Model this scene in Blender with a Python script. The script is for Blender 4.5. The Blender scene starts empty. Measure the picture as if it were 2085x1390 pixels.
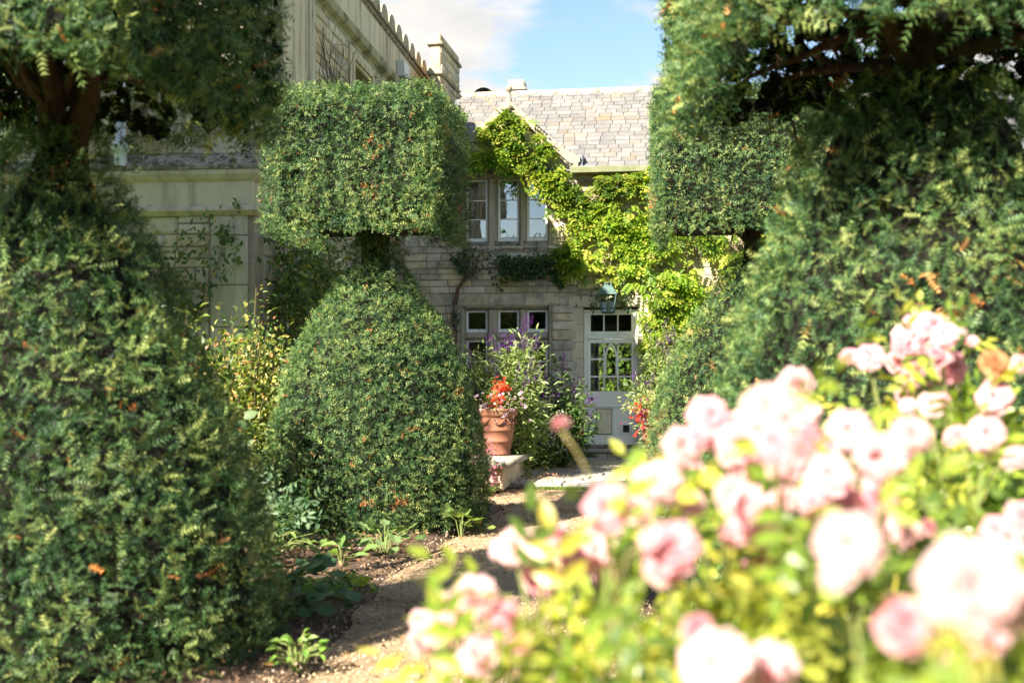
import bpy, math, random
import numpy as np
from mathutils import Vector, Matrix

# ------------------------------------------------------------------ camera, sky, sun, exposure
S = bpy.context.scene
COL = S.collection
R = math.radians
TH = R(8.8)                       # the camera looks 8.8 degrees left of the garden's long axis (+Y)
cam_d = bpy.data.cameras.new('camera')
cam = bpy.data.objects.new('camera', cam_d); COL.objects.link(cam); S.camera = cam
cam.location = (0, 0, 1.55); cam.rotation_euler = (R(90), 0, TH)
cam_d.sensor_width = 36; cam_d.lens = 36 * 2600 / 2085
cam_d.shift_y = 80 / 2085; cam_d.clip_start = 0.05; cam_d.clip_end = 3000
cam_d.dof.use_dof = True; cam_d.dof.focus_distance = 18.5; cam_d.dof.aperture_fstop = 2.0
cam_d.dof.aperture_blades = 0

TO_SUN = Vector((-.62, -1, .86)).normalized()
sun_d = bpy.data.lights.new('sun', 'SUN'); sun_d.energy = 4.9; sun_d.angle = R(.53); sun_d.color = (1, .94, .85)
sun = bpy.data.objects.new('sun', sun_d); COL.objects.link(sun)
sun.rotation_euler = TO_SUN.to_track_quat('Z', 'Y').to_euler()

W = bpy.data.worlds.new('World'); S.world = W; W.use_nodes = True
nt = W.node_tree; nt.nodes.clear()
def N(t, kind, **kw):
    n = t.nodes.new(kind)
    for k, v in kw.items():
        if k.startswith('i_'): n.inputs[k[2:].replace('_', ' ')].default_value = v
        else: setattr(n, k, v)
    return n
def L(t, a, b): t.links.new(a, b)
sky = N(nt, 'ShaderNodeTexSky', sky_type='NISHITA', sun_disc=False, sun_elevation=math.asin(TO_SUN.z),
        sun_rotation=math.atan2(TO_SUN.x, TO_SUN.y), air_density=1.0, dust_density=.2, ozone_density=2.2)
tc = N(nt, 'ShaderNodeTexCoord')
sep = N(nt, 'ShaderNodeSeparateXYZ'); L(nt, tc.outputs['Generated'], sep.inputs[0])
den = N(nt, 'ShaderNodeMath', operation='MAXIMUM'); den.inputs[1].default_value = .03; L(nt, sep.outputs['Z'], den.inputs[0])
dad = N(nt, 'ShaderNodeMath', operation='ADD'); dad.inputs[1].default_value = .22; L(nt, den.outputs[0], dad.inputs[0])
dx = N(nt, 'ShaderNodeMath', operation='DIVIDE'); L(nt, sep.outputs['X'], dx.inputs[0]); L(nt, dad.outputs[0], dx.inputs[1])
dy = N(nt, 'ShaderNodeMath', operation='DIVIDE'); L(nt, sep.outputs['Y'], dy.inputs[0]); L(nt, dad.outputs[0], dy.inputs[1])
cmb = N(nt, 'ShaderNodeCombineXYZ'); L(nt, dx.outputs[0], cmb.inputs[0]); L(nt, dy.outputs[0], cmb.inputs[1])
cn = N(nt, 'ShaderNodeTexNoise', noise_dimensions='3D'); cn.inputs['Scale'].default_value = 4.6; cn.inputs['Detail'].default_value = 10
cn.inputs['Roughness'].default_value = .58; cn.inputs['Distortion'].default_value = .5
cmap = N(nt, 'ShaderNodeMapping'); cmap.inputs['Location'].default_value = (1.3, .4, 0)
L(nt, cmb.outputs[0], cmap.inputs[0]); L(nt, cmap.outputs[0], cn.inputs['Vector'])
# three banks of cumulus standing at their own bearings add to the noise
def bank(az, el, size, amt):
    d = Vector((math.sin(az) * math.cos(el), math.cos(az) * math.cos(el), math.sin(el)))
    v = N(nt, 'ShaderNodeVectorMath', operation='DISTANCE'); v.inputs[1].default_value = d; L(nt, tc.outputs['Generated'], v.inputs[0])
    m = N(nt, 'ShaderNodeMapRange', interpolation_type='SMOOTHSTEP'); m.inputs[1].default_value = 0; m.inputs[2].default_value = size
    m.inputs[3].default_value = amt; m.inputs[4].default_value = 0; L(nt, v.outputs['Value'], m.inputs[0]); return m.outputs[0]
acc = cn.outputs['Fac']
for b in [(R(-12.5), R(14.0), .11, .26), (R(-9.0), R(11.2), .06, .12), (R(-1.5), R(12.0), .06, .20), (R(-4.2), R(10.6), .05, .12), (R(-5.4), R(14.5), .07, -.16), (R(14), R(12), .2, .2), (R(-30), R(15), .25, .15), (R(188), R(9), .42, -.55)]:
    a = N(nt, 'ShaderNodeMath', operation='ADD'); L(nt, acc, a.inputs[0]); L(nt, bank(*b), a.inputs[1]); acc = a.outputs[0]
cr = N(nt, 'ShaderNodeMapRange', interpolation_type='SMOOTHSTEP'); cr.inputs[1].default_value = .46; cr.inputs[2].default_value = .68; L(nt, acc, cr.inputs[0])
cn2 = N(nt, 'ShaderNodeTexNoise'); cn2.inputs['Scale'].default_value = 9; cn2.inputs['Detail'].default_value = 6; L(nt, cmap.outputs[0], cn2.inputs['Vector'])
ccol = N(nt, 'ShaderNodeMix', data_type='RGBA'); ccol.inputs['A'].default_value = (2.3, 2.45, 2.7, 1); ccol.inputs['B'].default_value = (4.1, 4.0, 3.85, 1)
L(nt, cn2.outputs['Fac'], ccol.inputs['Factor'])
mixs = N(nt, 'ShaderNodeMix', data_type='RGBA'); L(nt, cr.outputs[0], mixs.inputs['Factor'])
hsv = N(nt, 'ShaderNodeHueSaturation'); hsv.inputs['Saturation'].default_value = 1.02; hsv.inputs['Value'].default_value = .84; L(nt, sky.outputs[0], hsv.inputs['Color'])
L(nt, hsv.outputs[0], mixs.inputs['A']); L(nt, ccol.outputs['Result'], mixs.inputs['B'])
bg = N(nt, 'ShaderNodeBackground'); bg.inputs['Strength'].default_value = .070; L(nt, mixs.outputs['Result'], bg.inputs[0])
wo = N(nt, 'ShaderNodeOutputWorld'); L(nt, bg.outputs[0], wo.inputs[0])

S.view_settings.view_transform = 'Standard'; S.view_settings.look = 'None'
S.view_settings.exposure = 2.05; S.view_settings.gamma = 1; S.view_settings.use_curve_mapping = False
S.view_settings.use_white_balance = True; S.view_settings.white_balance_temperature = 6900; S.view_settings.white_balance_tint = 10
S.render.engine = 'CYCLES'
S.cycles.max_bounces = 8; S.cycles.diffuse_bounces = 4; S.cycles.glossy_bounces = 3; S.cycles.transmission_bounces = 4
S.cycles.transparent_max_bounces = 8; S.cycles.caustics_reflective = False; S.cycles.caustics_refractive = False
S.cycles.use_denoising = True; S.cycles.sample_clamp_indirect = 6

rng = np.random.default_rng(7); random.seed(7)
U = lambda a, b: float(rng.uniform(a, b))

# ------------------------------------------------------------------ mesh helpers
def wloc(o):
    v = Vector((0, 0, 0))
    while o is not None: v = v + o.location; o = o.parent
    return v
class G:
    """collects triangles; verts in world metres; build() links ONE mesh object"""
    def __init__(s): s.v = []; s.f = []; s.c = []; s.m = []; s.n = 0
    def add(s, V, F, C=(1, 1, 1), mi=0):
        V = np.asarray(V, np.float32).reshape(-1, 3); F = np.asarray(F, np.int32).reshape(-1, 3)
        s.v.append(V); s.f.append(F + s.n); s.n += len(V)
        C = np.asarray(C, np.float32)
        if C.ndim == 1: C = np.broadcast_to(C, (len(V), 3))
        s.c.append(C); s.m.append(np.full(len(F), mi, np.int32)); return s
    def mesh(s, name, mats, smooth=False, off=(0, 0, 0)):
        V = np.concatenate(s.v) - np.asarray(off, np.float32); F = np.concatenate(s.f); C = np.concatenate(s.c); M = np.concatenate(s.m)
        me = bpy.data.meshes.new(name)
        me.vertices.add(len(V)); me.vertices.foreach_set('co', V.ravel())
        me.loops.add(F.size); me.loops.foreach_set('vertex_index', F.ravel())
        me.polygons.add(len(F)); me.polygons.foreach_set('loop_start', np.arange(0, F.size, 3, dtype=np.int32))
        me.polygons.foreach_set('material_index', M)
        me.polygons.foreach_set('use_smooth', np.full(len(F), bool(smooth)))
        at = me.color_attributes.new('tint', 'FLOAT_COLOR', 'POINT')
        at.data.foreach_set('color', np.concatenate([C, np.ones((len(C), 1), np.float32)], 1).ravel())
        for m in (mats if isinstance(mats, (list, tuple)) else [mats]): me.materials.append(m)
        me.update(calc_edges=True); me.validate(); return me
    def build(s, name, mats, parent=None, smooth=False, kind=None):
        o = bpy.data.objects.new(name, s.mesh(name, mats, smooth, wloc(parent) if parent else (0, 0, 0)))
        COL.objects.link(o); o.parent = parent
        if kind: o['kind'] = kind
        return o
def put(name, me, parent, loc, rot=(0, 0, 0), sc=(1, 1, 1)):
    o = bpy.data.objects.new(name, me); COL.objects.link(o); o.parent = parent
    o.location = Vector(loc) - (wloc(parent) if parent else Vector()); o.rotation_euler = rot; o.scale = sc; return o
def tag(o, label, cat, group=None):
    o['label'] = label; o['category'] = cat
    if group: o['group'] = group
    return o
def thing(name, label, cat, loc, group=None):
    o = bpy.data.objects.new(name, None); COL.objects.link(o); o.location = loc; o.empty_display_size = .1
    return tag(o, label, cat, group)
def copy_tree(o, loc, parent=None, rotz=None, sc=None):
    c = o.copy(); COL.objects.link(c); c.parent = parent
    if loc is not None: c.location = loc
    if rotz is not None: c.rotation_euler = (0, 0, rotz)
    if sc is not None: c.scale = (sc, sc, sc)
    for ch in list(o.children): copy_tree(ch, None, c)
    return c

def quads(Q):
    Q = np.asarray(Q); return np.concatenate([Q[:, [0, 1, 2]], Q[:, [0, 2, 3]]])
BOXQ = quads([[0, 3, 2, 1], [4, 5, 6, 7], [0, 1, 5, 4], [1, 2, 6, 5], [2, 3, 7, 6], [3, 0, 4, 7]])
def box(x0, x1, y0, y1, z0, z1):
    return np.array([[x0, y0, z0], [x1, y0, z0], [x1, y1, z0], [x0, y1, z0], [x0, y0, z1], [x1, y0, z1], [x1, y1, z1], [x0, y1, z1]], float), BOXQ
def bevbox(x0, x1, y0, y1, z0, z1, b=.01, jit=0):
    """box with chamfered edges: 24 verts, 44 tris"""
    c = np.array([(x0 + x1) / 2, (y0 + y1) / 2, (z0 + z1) / 2]); h = np.array([x1 - x0, y1 - y0, z1 - z0]) / 2
    b = np.minimum(b, h * .45) if np.ndim(b) == 0 else np.asarray(b)
    V = []; idx = {}
    for sx in (-1, 1):
        for sy in (-1, 1):
            for sz in (-1, 1):
                s = np.array([sx, sy, sz])
                for a in range(3):
                    p = s * (h - b); p[a] = s[a] * h[a]; idx[(sx, sy, sz, a)] = len(V); V.append(p)
    F = []
    def quad(a, b_, c_, d): F.extend([(a, b_, c_), (a, c_, d)])
    for a in range(3):
        u, w = [(1, 2), (2, 0), (0, 1)][a]
        for s in (-1, 1):
            def k(su, sw):
                t = [0, 0, 0]; t[a] = s; t[u] = su; t[w] = sw; return idx[(*t, a)]
            q = [k(-1, -1), k(1, -1), k(1, 1), k(-1, 1)]
            quad(*(q if s > 0 else q[::-1]))
    for a in range(3):            # edges along axis a
        u, w = [(1, 2), (2, 0), (0, 1)][a]
        for su in (-1, 1):
            for sw in (-1, 1):
                def k(sa, ax):
                    t = [0, 0, 0]; t[a] = sa; t[u] = su; t[w] = sw; return idx[(*t, ax)]
                q = [k(-1, u), k(1, u), k(1, w), k(-1, w)]
                quad(*(q if su * sw < 0 else q[::-1]))
    for sx in (-1, 1):
        for sy in (-1, 1):
            for sz in (-1, 1):
                t = [idx[(sx, sy, sz, a)] for a in range(3)]
                F.append(tuple(t if sx * sy * sz > 0 else t[::-1]))
    V = np.array(V)
    if jit: V = V + np.random.default_rng(int(abs(x0 * 977 + z0 * 131 + y0 * 57) * 100) % 99991).uniform(-jit, jit, V.shape)
    return V + c, np.array(F)
def tube(path, rad, sides=6, cap=True):
    P = np.asarray(path, float); n = len(P); rad = np.broadcast_to(np.asarray(rad, float), (n,))
    T = np.gradient(P, axis=0); T /= np.linalg.norm(T, axis=1, keepdims=True) + 1e-9
    ref = np.array([0, 0, 1.]) if abs(T[0][2]) < .9 else np.array([1., 0, 0])
    u = np.cross(T[0], ref); u /= np.linalg.norm(u); V = []
    for i in range(n):
        u = u - T[i] * np.dot(u, T[i]); u /= np.linalg.norm(u) + 1e-9; w = np.cross(T[i], u)
        for k in range(sides):
            a = 2 * math.pi * k / sides; V.append(P[i] + rad[i] * (u * math.cos(a) + w * math.sin(a)))
    F = []
    for i in range(n - 1):
        for k in range(sides):
            a, b = i * sides + k, i * sides + (k + 1) % sides
            F += [(a, b, b + sides), (a, b + sides, a + sides)]
    if cap:
        for k in range(1, sides - 1): F.append((0, k + 1, k)); o = (n - 1) * sides; F.append((o, o + k, o + k + 1))
    return np.array(V), np.array(F)
def lathe(prof, c=(0, 0, 0), sides=24):
    """prof: list of (r, z); closed round"""
    V = []; F = []
    for r, z in prof:
        for k in range(sides):
            a = 2 * math.pi * (k + .5) / sides; V.append((c[0] + r * math.cos(a), c[1] + r * math.sin(a), c[2] + z))
    for i in range(len(prof) - 1):
        for k in range(sides):
            a, b = i * sides + k, i * sides + (k + 1) % sides
            F += [(a, b, b + sides), (a, b + sides, a + sides)]
    return np.array(V), np.array(F)
def prism(poly, axis, a0, a1):
    """extrude a 2-D polygon (convex or fan-able) along axis 0/1/2 from a0 to a1; poly in the other two axes in order"""
    n = len(poly); o = [i for i in range(3) if i != axis]; V = np.zeros((2 * n, 3))
    for i, p in enumerate(poly):
        for j, a in enumerate((a0, a1)): V[i + j * n, axis] = a; V[i + j * n, o[0]] = p[0]; V[i + j * n, o[1]] = p[1]
    F = []
    for i in range(n): k = (i + 1) % n; F += [(i, k, k + n), (i, k + n, i + n)]
    for i in range(1, n - 1): F += [(0, i + 1, i), (n, n + i, n + i + 1)]
    return V, np.array(F)

# value noise on arrays
_H = np.random.default_rng(3).random(4096)
def vnoise(P, sc=1., seed=0):
    P = np.asarray(P, float) * sc + seed * 17.31; I = np.floor(P).astype(np.int64); f = P - I; f = f * f * (3 - 2 * f); out = 0
    for dx_ in (0, 1):
        for dy_ in (0, 1):
            for dz_ in (0, 1):
                h = _H[((I[:, 0] + dx_) * 73856093 ^ (I[:, 1] + dy_) * 19349663 ^ (I[:, 2] + dz_) * 83492791) & 4095]
                out = out + h * (f[:, 0] if dx_ else 1 - f[:, 0]) * (f[:, 1] if dy_ else 1 - f[:, 1]) * (f[:, 2] if dz_ else 1 - f[:, 2])
    return out * 2 - 1
def unit(a): return a / (np.linalg.norm(a, axis=-1, keepdims=True) + 1e-9)
def scatter(g, tmpl, P, T, scale, col, mi=0, nrm=None, tipcol=None):
    """put one template (V,F with +Y the tip and +Z the face) at every point P with tip direction T"""
    V, F = tmpl; n = len(P)
    if n == 0: return
    T = unit(np.asarray(T, float))
    if nrm is None: nrm = rng.normal(size=(n, 3))
    X = unit(np.cross(T, nrm)); Z = np.cross(X, T)
    sc = np.broadcast_to(np.asarray(scale, float), (n,))[:, None, None]
    VV = (V[None, :, 0:1] * X[:, None] + V[None, :, 1:2] * T[:, None] + V[None, :, 2:3] * Z[:, None]) * sc + np.asarray(P)[:, None]
    FF = F[None] + (np.arange(n) * len(V))[:, None, None]
    C = np.repeat(np.asarray(col, np.float32)[:, None] if np.ndim(col) == 2 else np.broadcast_to(np.asarray(col, np.float32), (n, 1, 3)), len(V), 1).copy()
    if tipcol is not None:
        y = V[:, 1]; w = ((y - y.min()) / (y.max() - y.min() + 1e-9))[None, :, None]; C = C * (1 + (tipcol - 1) * w)
    g.add(VV.reshape(-1, 3), FF.reshape(-1, 3), C.reshape(-1, 3), mi)
def pick(cols, n, w=None): return np.asarray(cols, np.float32)[rng.choice(len(cols), n, p=w)] * rng.uniform(.75, 1.25, (n, 1)).astype(np.float32)

# leaf templates ----------------------------------------------------
def t_leaf(w=.45, fold=.12, droop=.15):
    V = np.array([[0, 0, 0], [-w * .8, .3, fold], [-w * .75, .62, fold * .9 - droop * .4], [0, 1, -droop], [w * .75, .62, fold * .9 - droop * .4], [w * .8, .3, fold], [0, .5, -droop * .2]])
    V[:, 0] *= .62
    return V, np.array([[0, 6, 1], [1, 6, 2], [2, 6, 3], [3, 6, 4], [4, 6, 5], [5, 6, 0]])
def t_diamond(w=.27):
    return np.array([[0, 0, 0], [-w, .45, .05], [0, 1, -.1], [w, .45, .05]]), np.array([[0, 2, 1], [0, 3, 2]])
def t_pinnate(n=4, w=.30, leaf=.36, droop=.25, simple=False):
    lv, lf = t_diamond() if simple else t_leaf(.5, .06, .1); Vs = []; Fs = []; k = 0
    items = [(i / n * .72 + .12, s) for i in range(n) for s in (-1, 1)] + [(.82, 0)]
    for y, s in items:
        a = -s * R(62) ; c, si = math.cos(a), math.sin(a); v = lv * leaf * (1 - .25 * abs(y - .45))
        v2 = np.stack([v[:, 0] * c - v[:, 1] * si, v[:, 0] * si + v[:, 1] * c, v[:, 2] - .25 * np.abs(v[:, 1]) * (1 if s else .6)], 1)
        v2 += [0, y, -droop * y * y]; Vs.append(v2); Fs.append(lf + k); k += len(v2)
    Vs.append(np.array([[-.012, 0, 0], [.012, 0, 0], [0, .85, -droop * .72]])); Fs.append(np.array([[0, 1, 2]]) + k)
    return np.concatenate(Vs), np.concatenate(Fs)
def t_sprig(n, L_=1., nl=.4, w=.1, seed=0, fwd=.55, side2=False):
    """a yew twig: needles as single triangles in two combed ranks"""
    r = np.random.default_rng(seed); V = [[-.015, 0, 0], [.015, 0, 0], [0, L_ * .9, -.05]]; F = [[0, 1, 2]]
    for i in range(n):
        y = L_ * (.08 + .84 * i / (n - 1)); z = -.12 * (y / L_) ** 2
        for s in (-1, 1):
            l = nl * (1 - .35 * y / L_) * r.uniform(.85, 1.15); k = len(V); tw = r.uniform(-.3, .35)
            V += [[0, y - w / 2, z], [0, y + w / 2, z + .01], [s * l * .83, y + l * fwd, z + tw * l]]; F.append([k, k + 1, k + 2])
    k = len(V); V += [[-w * .4, L_ * .9, -.08], [w * .4, L_ * .9, -.08], [0, L_ * 1.12, -.13]]; F.append([k, k + 1, k + 2])
    return np.array(V), np.array(F)
def t_lobed(lobes=5, cup=.15):
    V = [[0, 0, 0]]; n = lobes * 2 + 1
    for i in range(n):
        a = R(-150 + 300 * i / (n - 1)); r = .5 if i % 2 else .40
        V.append([r * math.sin(a), .42 + r * math.cos(a), cup * (r - .3) * (1 if i % 2 else -1) + .05])
    V.append([0, .42, -.05]); c = len(V) - 1
    return np.array(V), np.array([[i + 1, c, i + 2] for i in range(n - 1)] + [[0, c, 1], [n, c, 0]])
LEAF = t_leaf(); SLIM = t_leaf(.24, .06, .25); ROUND = t_leaf(.85, .1, .1); PINN = t_pinnate(2, leaf=.46); WIST = t_pinnate(5, leaf=.32, droop=.35, simple=True); DIAM = t_diamond(.33); LOBED = t_lobed()
PEBBLE = (np.array([[1, 0, 0], [-1, 0, 0], [0, 1, 0], [0, -1, 0], [0, 0, .6], [0, 0, -.6]], float) * .5,
          np.array([[0, 2, 4], [2, 1, 4], [1, 3, 4], [3, 0, 4], [2, 0, 5], [1, 2, 5], [3, 1, 5], [0, 3, 5]]))

# ------------------------------------------------------------------ materials
def mat(name):
    m = bpy.data.materials.new(name); m.use_nodes = True; t = m.node_tree
    return m, t, t.nodes['Principled BSDF']
def leaf_mat(name, transl=.3, rough=.42, spec=.45, tgain=(1.5, 1.7, .7)):
    m, t, p = mat(name); a = N(t, 'ShaderNodeVertexColor', layer_name='tint')
    p.inputs['Roughness'].default_value = rough; p.inputs['Specular IOR Level'].default_value = spec
    L(t, a.outputs[0], p.inputs['Base Color'])
    tr = N(t, 'ShaderNodeBsdfTranslucent'); mu = N(t, 'ShaderNodeMix', data_type='RGBA', blend_type='MULTIPLY'); mu.inputs['Factor'].default_value = 1
    mu.inputs['B'].default_value = (*tgain, 1); L(t, a.outputs[0], mu.inputs['A']); L(t, mu.outputs['Result'], tr.inputs[0])
    mx = N(t, 'ShaderNodeMixShader'); mx.inputs[0].default_value = transl; L(t, p.outputs[0], mx.inputs[1]); L(t, tr.outputs[0], mx.inputs[2])
    L(t, mx.outputs[0], t.nodes['Material Output'].inputs[0]); return m
def tint_mat(name, rough=.8, spec=.3):
    m, t, p = mat(name); a = N(t, 'ShaderNodeVertexColor', layer_name='tint'); L(t, a.outputs[0], p.inputs['Base Color'])
    p.inputs['Roughness'].default_value = rough; p.inputs['Specular IOR Level'].default_value = spec; return m
def noisy_mat(name, c1, c2, scale=6., rough=.85, bump=.3, dist=.01, c3=None, s3=1.3, t3=(.55, .7), obj_rand=0., spec=.25, detail=8, hue=None, world=True, streak=False):
    """procedural two-tone surface with bump, optional third tone in patches and per-object value shift"""
    m, t, p = mat(name); p.inputs['Roughness'].default_value = rough; p.inputs['Specular IOR Level'].default_value = spec
    if world: co = N(t, 'ShaderNodeNewGeometry').outputs['Position']
    else: co = N(t, 'ShaderNodeTexCoord').outputs['Object']
    n1 = N(t, 'ShaderNodeTexNoise'); n1.inputs['Scale'].default_value = scale; n1.inputs['Detail'].default_value = detail; n1.inputs['Roughness'].default_value = .62; L(t, co, n1.inputs['Vector'])
    r1 = N(t, 'ShaderNodeMapRange'); r1.inputs[1].default_value = .3; r1.inputs[2].default_value = .7; L(t, n1.outputs['Fac'], r1.inputs[0])
    mx = N(t, 'ShaderNodeMix', data_type='RGBA'); mx.inputs['A'].default_value = (*c1, 1); mx.inputs['B'].default_value = (*c2, 1); L(t, r1.outputs[0], mx.inputs['Factor'])
    out = mx.outputs['Result']
    if c3 is not None:
        n3 = N(t, 'ShaderNodeTexNoise'); n3.inputs['Scale'].default_value = s3; n3.inputs['Detail'].default_value = 7; n3.inputs['Roughness'].default_value = .6
        if streak:
            mp = N(t, 'ShaderNodeMapping'); mp.inputs['Scale'].default_value = (3., 3., .35); L(t, co, mp.inputs[0]); L(t, mp.outputs[0], n3.inputs['Vector'])
        else: L(t, co, n3.inputs['Vector'])
        r3 = N(t, 'ShaderNodeMapRange'); r3.inputs[1].default_value = t3[0]; r3.inputs[2].default_value = t3[1]; L(t, n3.outputs['Fac'], r3.inputs[0])
        m3 = N(t, 'ShaderNodeMix', data_type='RGBA'); m3.inputs['B'].default_value = (*c3, 1); L(t, out, m3.inputs['A']); L(t, r3.outputs[0], m3.inputs['Factor']); out = m3.outputs['Result']
    if obj_rand:
        oi = N(t, 'ShaderNodeObjectInfo'); hs = N(t, 'ShaderNodeHueSaturation'); ra = N(t, 'ShaderNodeMapRange')
        ra.inputs[3].default_value = 1 - obj_rand; ra.inputs[4].default_value = 1 + obj_rand; L(t, oi.outputs['Random'], ra.inputs[0]); L(t, ra.outputs[0], hs.inputs['Value'])
        if hue:
            wn = N(t, 'ShaderNodeTexWhiteNoise', noise_dimensions='1D'); L(t, oi.outputs['Random'], wn.inputs['W'])
            rs = N(t, 'ShaderNodeMapRange'); rs.inputs[3].default_value = hue[0]; rs.inputs[4].default_value = hue[1]; L(t, wn.outputs['Value'], rs.inputs[0]); L(t, rs.outputs[0], hs.inputs['Saturation'])
        L(t, out, hs.inputs['Color']); out = hs.outputs[0]
    L(t, out, p.inputs['Base Color'])
    if bump:
        nb = N(t, 'ShaderNodeTexNoise'); nb.inputs['Scale'].default_value = scale * 4; nb.inputs['Detail'].default_value = 8; L(t, co, nb.inputs['Vector'])
        ad = N(t, 'ShaderNodeMath', operation='ADD'); L(t, nb.outputs['Fac'], ad.inputs[0]); L(t, n1.outputs['Fac'], ad.inputs[1])
        bp = N(t, 'ShaderNodeBump'); bp.inputs['Strength'].default_value = bump; bp.inputs['Distance'].default_value = dist; L(t, ad.outputs[0], bp.inputs['Height']); L(t, bp.outputs[0], p.inputs['Normal'])
    return m
def plain(name, c, rough=.5, metal=0., spec=.4):
    return noisy_mat(name, tuple(x * .93 for x in c), tuple(min(1, x * 1.05) for x in c), 9, rough, .08, .004, spec=spec) if not metal else _metal(name, c, rough, metal)
def _metal(name, c, rough, metal):
    m = noisy_mat(name, tuple(x * .8 for x in c), c, 9, rough, .1, .004); m.node_tree.nodes['Principled BSDF'].inputs['Metallic'].default_value = metal; return m
def glass_mat(name, refl=.16, wob=.02, tintc=(.9, .95, .93)):
    m, t, p = mat(name); t.nodes.remove(p)
    tr = N(t, 'ShaderNodeBsdfTransparent'); tr.inputs[0].default_value = (*tintc, 1); gl = N(t, 'ShaderNodeBsdfGlossy'); gl.inputs['Roughness'].default_value = .015
    fr = N(t, 'ShaderNodeLayerWeight'); fr.inputs['Blend'].default_value = .3
    ra = N(t, 'ShaderNodeMapRange'); ra.inputs[3].default_value = refl; ra.inputs[4].default_value = 1; L(t, fr.outputs['Fresnel'], ra.inputs[0])
    nb = N(t, 'ShaderNodeTexNoise'); nb.inputs['Scale'].default_value = 5; nb.inputs['Detail'].default_value = 1; L(t, N(t, 'ShaderNodeNewGeometry').outputs['Position'], nb.inputs['Vector'])
    bp = N(t, 'ShaderNodeBump'); bp.inputs['Strength'].default_value = wob * 10; bp.inputs['Distance'].default_value = .01; L(t, nb.outputs['Fac'], bp.inputs['Height']); L(t, bp.outputs[0], gl.inputs['Normal'])
    mx = N(t, 'ShaderNodeMixShader'); L(t, ra.outputs[0], mx.inputs[0]); L(t, tr.outputs[0], mx.inputs[1]); L(t, gl.outputs[0], mx.inputs[2]); L(t, mx.outputs[0], t.nodes['Material Output'].inputs[0]); return m

M_yew = leaf_mat('yew_needles', .10, .48, .24)
M_leaf = leaf_mat('garden_leaves', .34, .45, .4)
M_wist = leaf_mat('wisteria_leaves', .42, .45, .35)
M_rose_leaf = leaf_mat('rose_leaves', .36, .35, .5)
M_petal = leaf_mat('petals', .6, .6, .15, (1.1, 1.0, 1.0))
M_bark = noisy_mat('yew_bark', (.03, .018, .012), (.085, .05, .032), 14, .9, .8, .02)
M_stem = tint_mat('stems', .75)
M_core = noisy_mat('foliage_dark_core', (.006, .008, .004), (.018, .015, .009), 14, .95, 1, .04)  # near-black colour carries the shade in the gaps between sprigs
M_rubble = noisy_mat('rubble_stone', (.45, .36, .235), (.60, .50, .345), 7, .9, .7, .012, c3=(.24, .205, .155), s3=2.6, t3=(.48, .70), obj_rand=.24, hue=(.6, 1.2))
M_mortar = noisy_mat('lime_mortar', (.27, .225, .165), (.38, .325, .245), 20, .95, .6, .01)
M_ashlar = noisy_mat('ashlar_stone', (.50, .425, .30), (.60, .525, .39), 3, .85, .3, .006, c3=(.25, .215, .16), s3=1.3, t3=(.47, .70), obj_rand=.07, hue=(.85, 1.1), streak=True)
M_weather = noisy_mat('weathered_stone', (.22, .19, .15), (.46, .41, .33), 16, .95, 1, .02, c3=(.13, .105, .08), s3=9, t3=(.45, .6))
M_jamb = noisy_mat('window_stone', (.32, .27, .195), (.43, .37, .28), 4, .9, .4, .008, c3=(.19, .165, .125), s3=1.6, t3=(.48, .7), streak=True)
M_weather2 = noisy_mat('crest_stone', (.25, .21, .15), (.40, .345, .26), 8, .9, .7, .012, c3=(.14, .12, .09), s3=4, t3=(.52, .68))
M_paving = noisy_mat('paving_stone', (.27, .245, .205), (.40, .365, .31), 5, .85, .5, .01, c3=(.17, .16, .13), s3=2, t3=(.52, .7), obj_rand=.16, hue=(.7, 1.1))
M_slate = noisy_mat('roof_slate', (.115, .113, .11), (.175, .167, .155), 4, .75, .35, .006, c3=(.19, .15, .10), s3=2.2, t3=(.5, .68), obj_rand=.16, hue=(.3, 1.1), spec=.4)
M_lead = plain('lead_flashing', (.16, .165, .18), .45)
M_white = noisy_mat('white_paint', (.78, .755, .69), (.85, .825, .765), 5, .45, .12, .004, c3=(.56, .51, .41), s3=3.5, t3=(.56, .78), spec=.4, streak=True)
M_board = noisy_mat('yellowed_board', (.62, .55, .38), (.72, .66, .50), 6, .5, .1, .004, c3=(.40, .33, .20), s3=6, t3=(.6, .72), streak=True)
M_black = plain('black_rubber', (.012, .012, .013), .5)
M_iron = plain('dark_iron', (.045, .043, .04), .4)
M_glass = glass_mat('window_glass', .26, .008)
M_doorglass = glass_mat('door_glass', .10)
M_lampglass = glass_mat('lantern_glass', .14, .03, (.8, .86, .83))
M_dark = plain('interior_dark', (.022, .018, .015), .9)
M_curtain = plain('curtain_cloth', (.12, .20, .22), .9)
M_verdi = noisy_mat('verdigris_copper', (.045, .085, .075), (.09, .15, .13), 10, .6, .3, .004, c3=(.05, .055, .045), s3=6, t3=(.55, .7))
M_terra = noisy_mat('terracotta', (.21, .088, .05), (.29, .13, .08), 5, .85, .3, .006, c3=(.42, .29, .22), s3=4, t3=(.6, .8))
M_soil = noisy_mat('soil', (.07, .045, .03), (.17, .11, .075), 9, .95, 1, .03, c3=(.22, .145, .09), s3=5, t3=(.56, .7))
M_gravel = noisy_mat('gravel', (.33, .22, .125), (.58, .43, .27), 60, .9, 1, .012, c3=(.22, .15, .09), s3=1.3, t3=(.48, .70), detail=3)
M_grass = noisy_mat('lawn', (.055, .10, .022), (.11, .17, .04), 4, .9, .5, .02)
M_pebble = tint_mat('pebbles', .8, .3)
M_frost = plain('white_plastic_pipe', (.62, .66, .64), .4)

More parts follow.
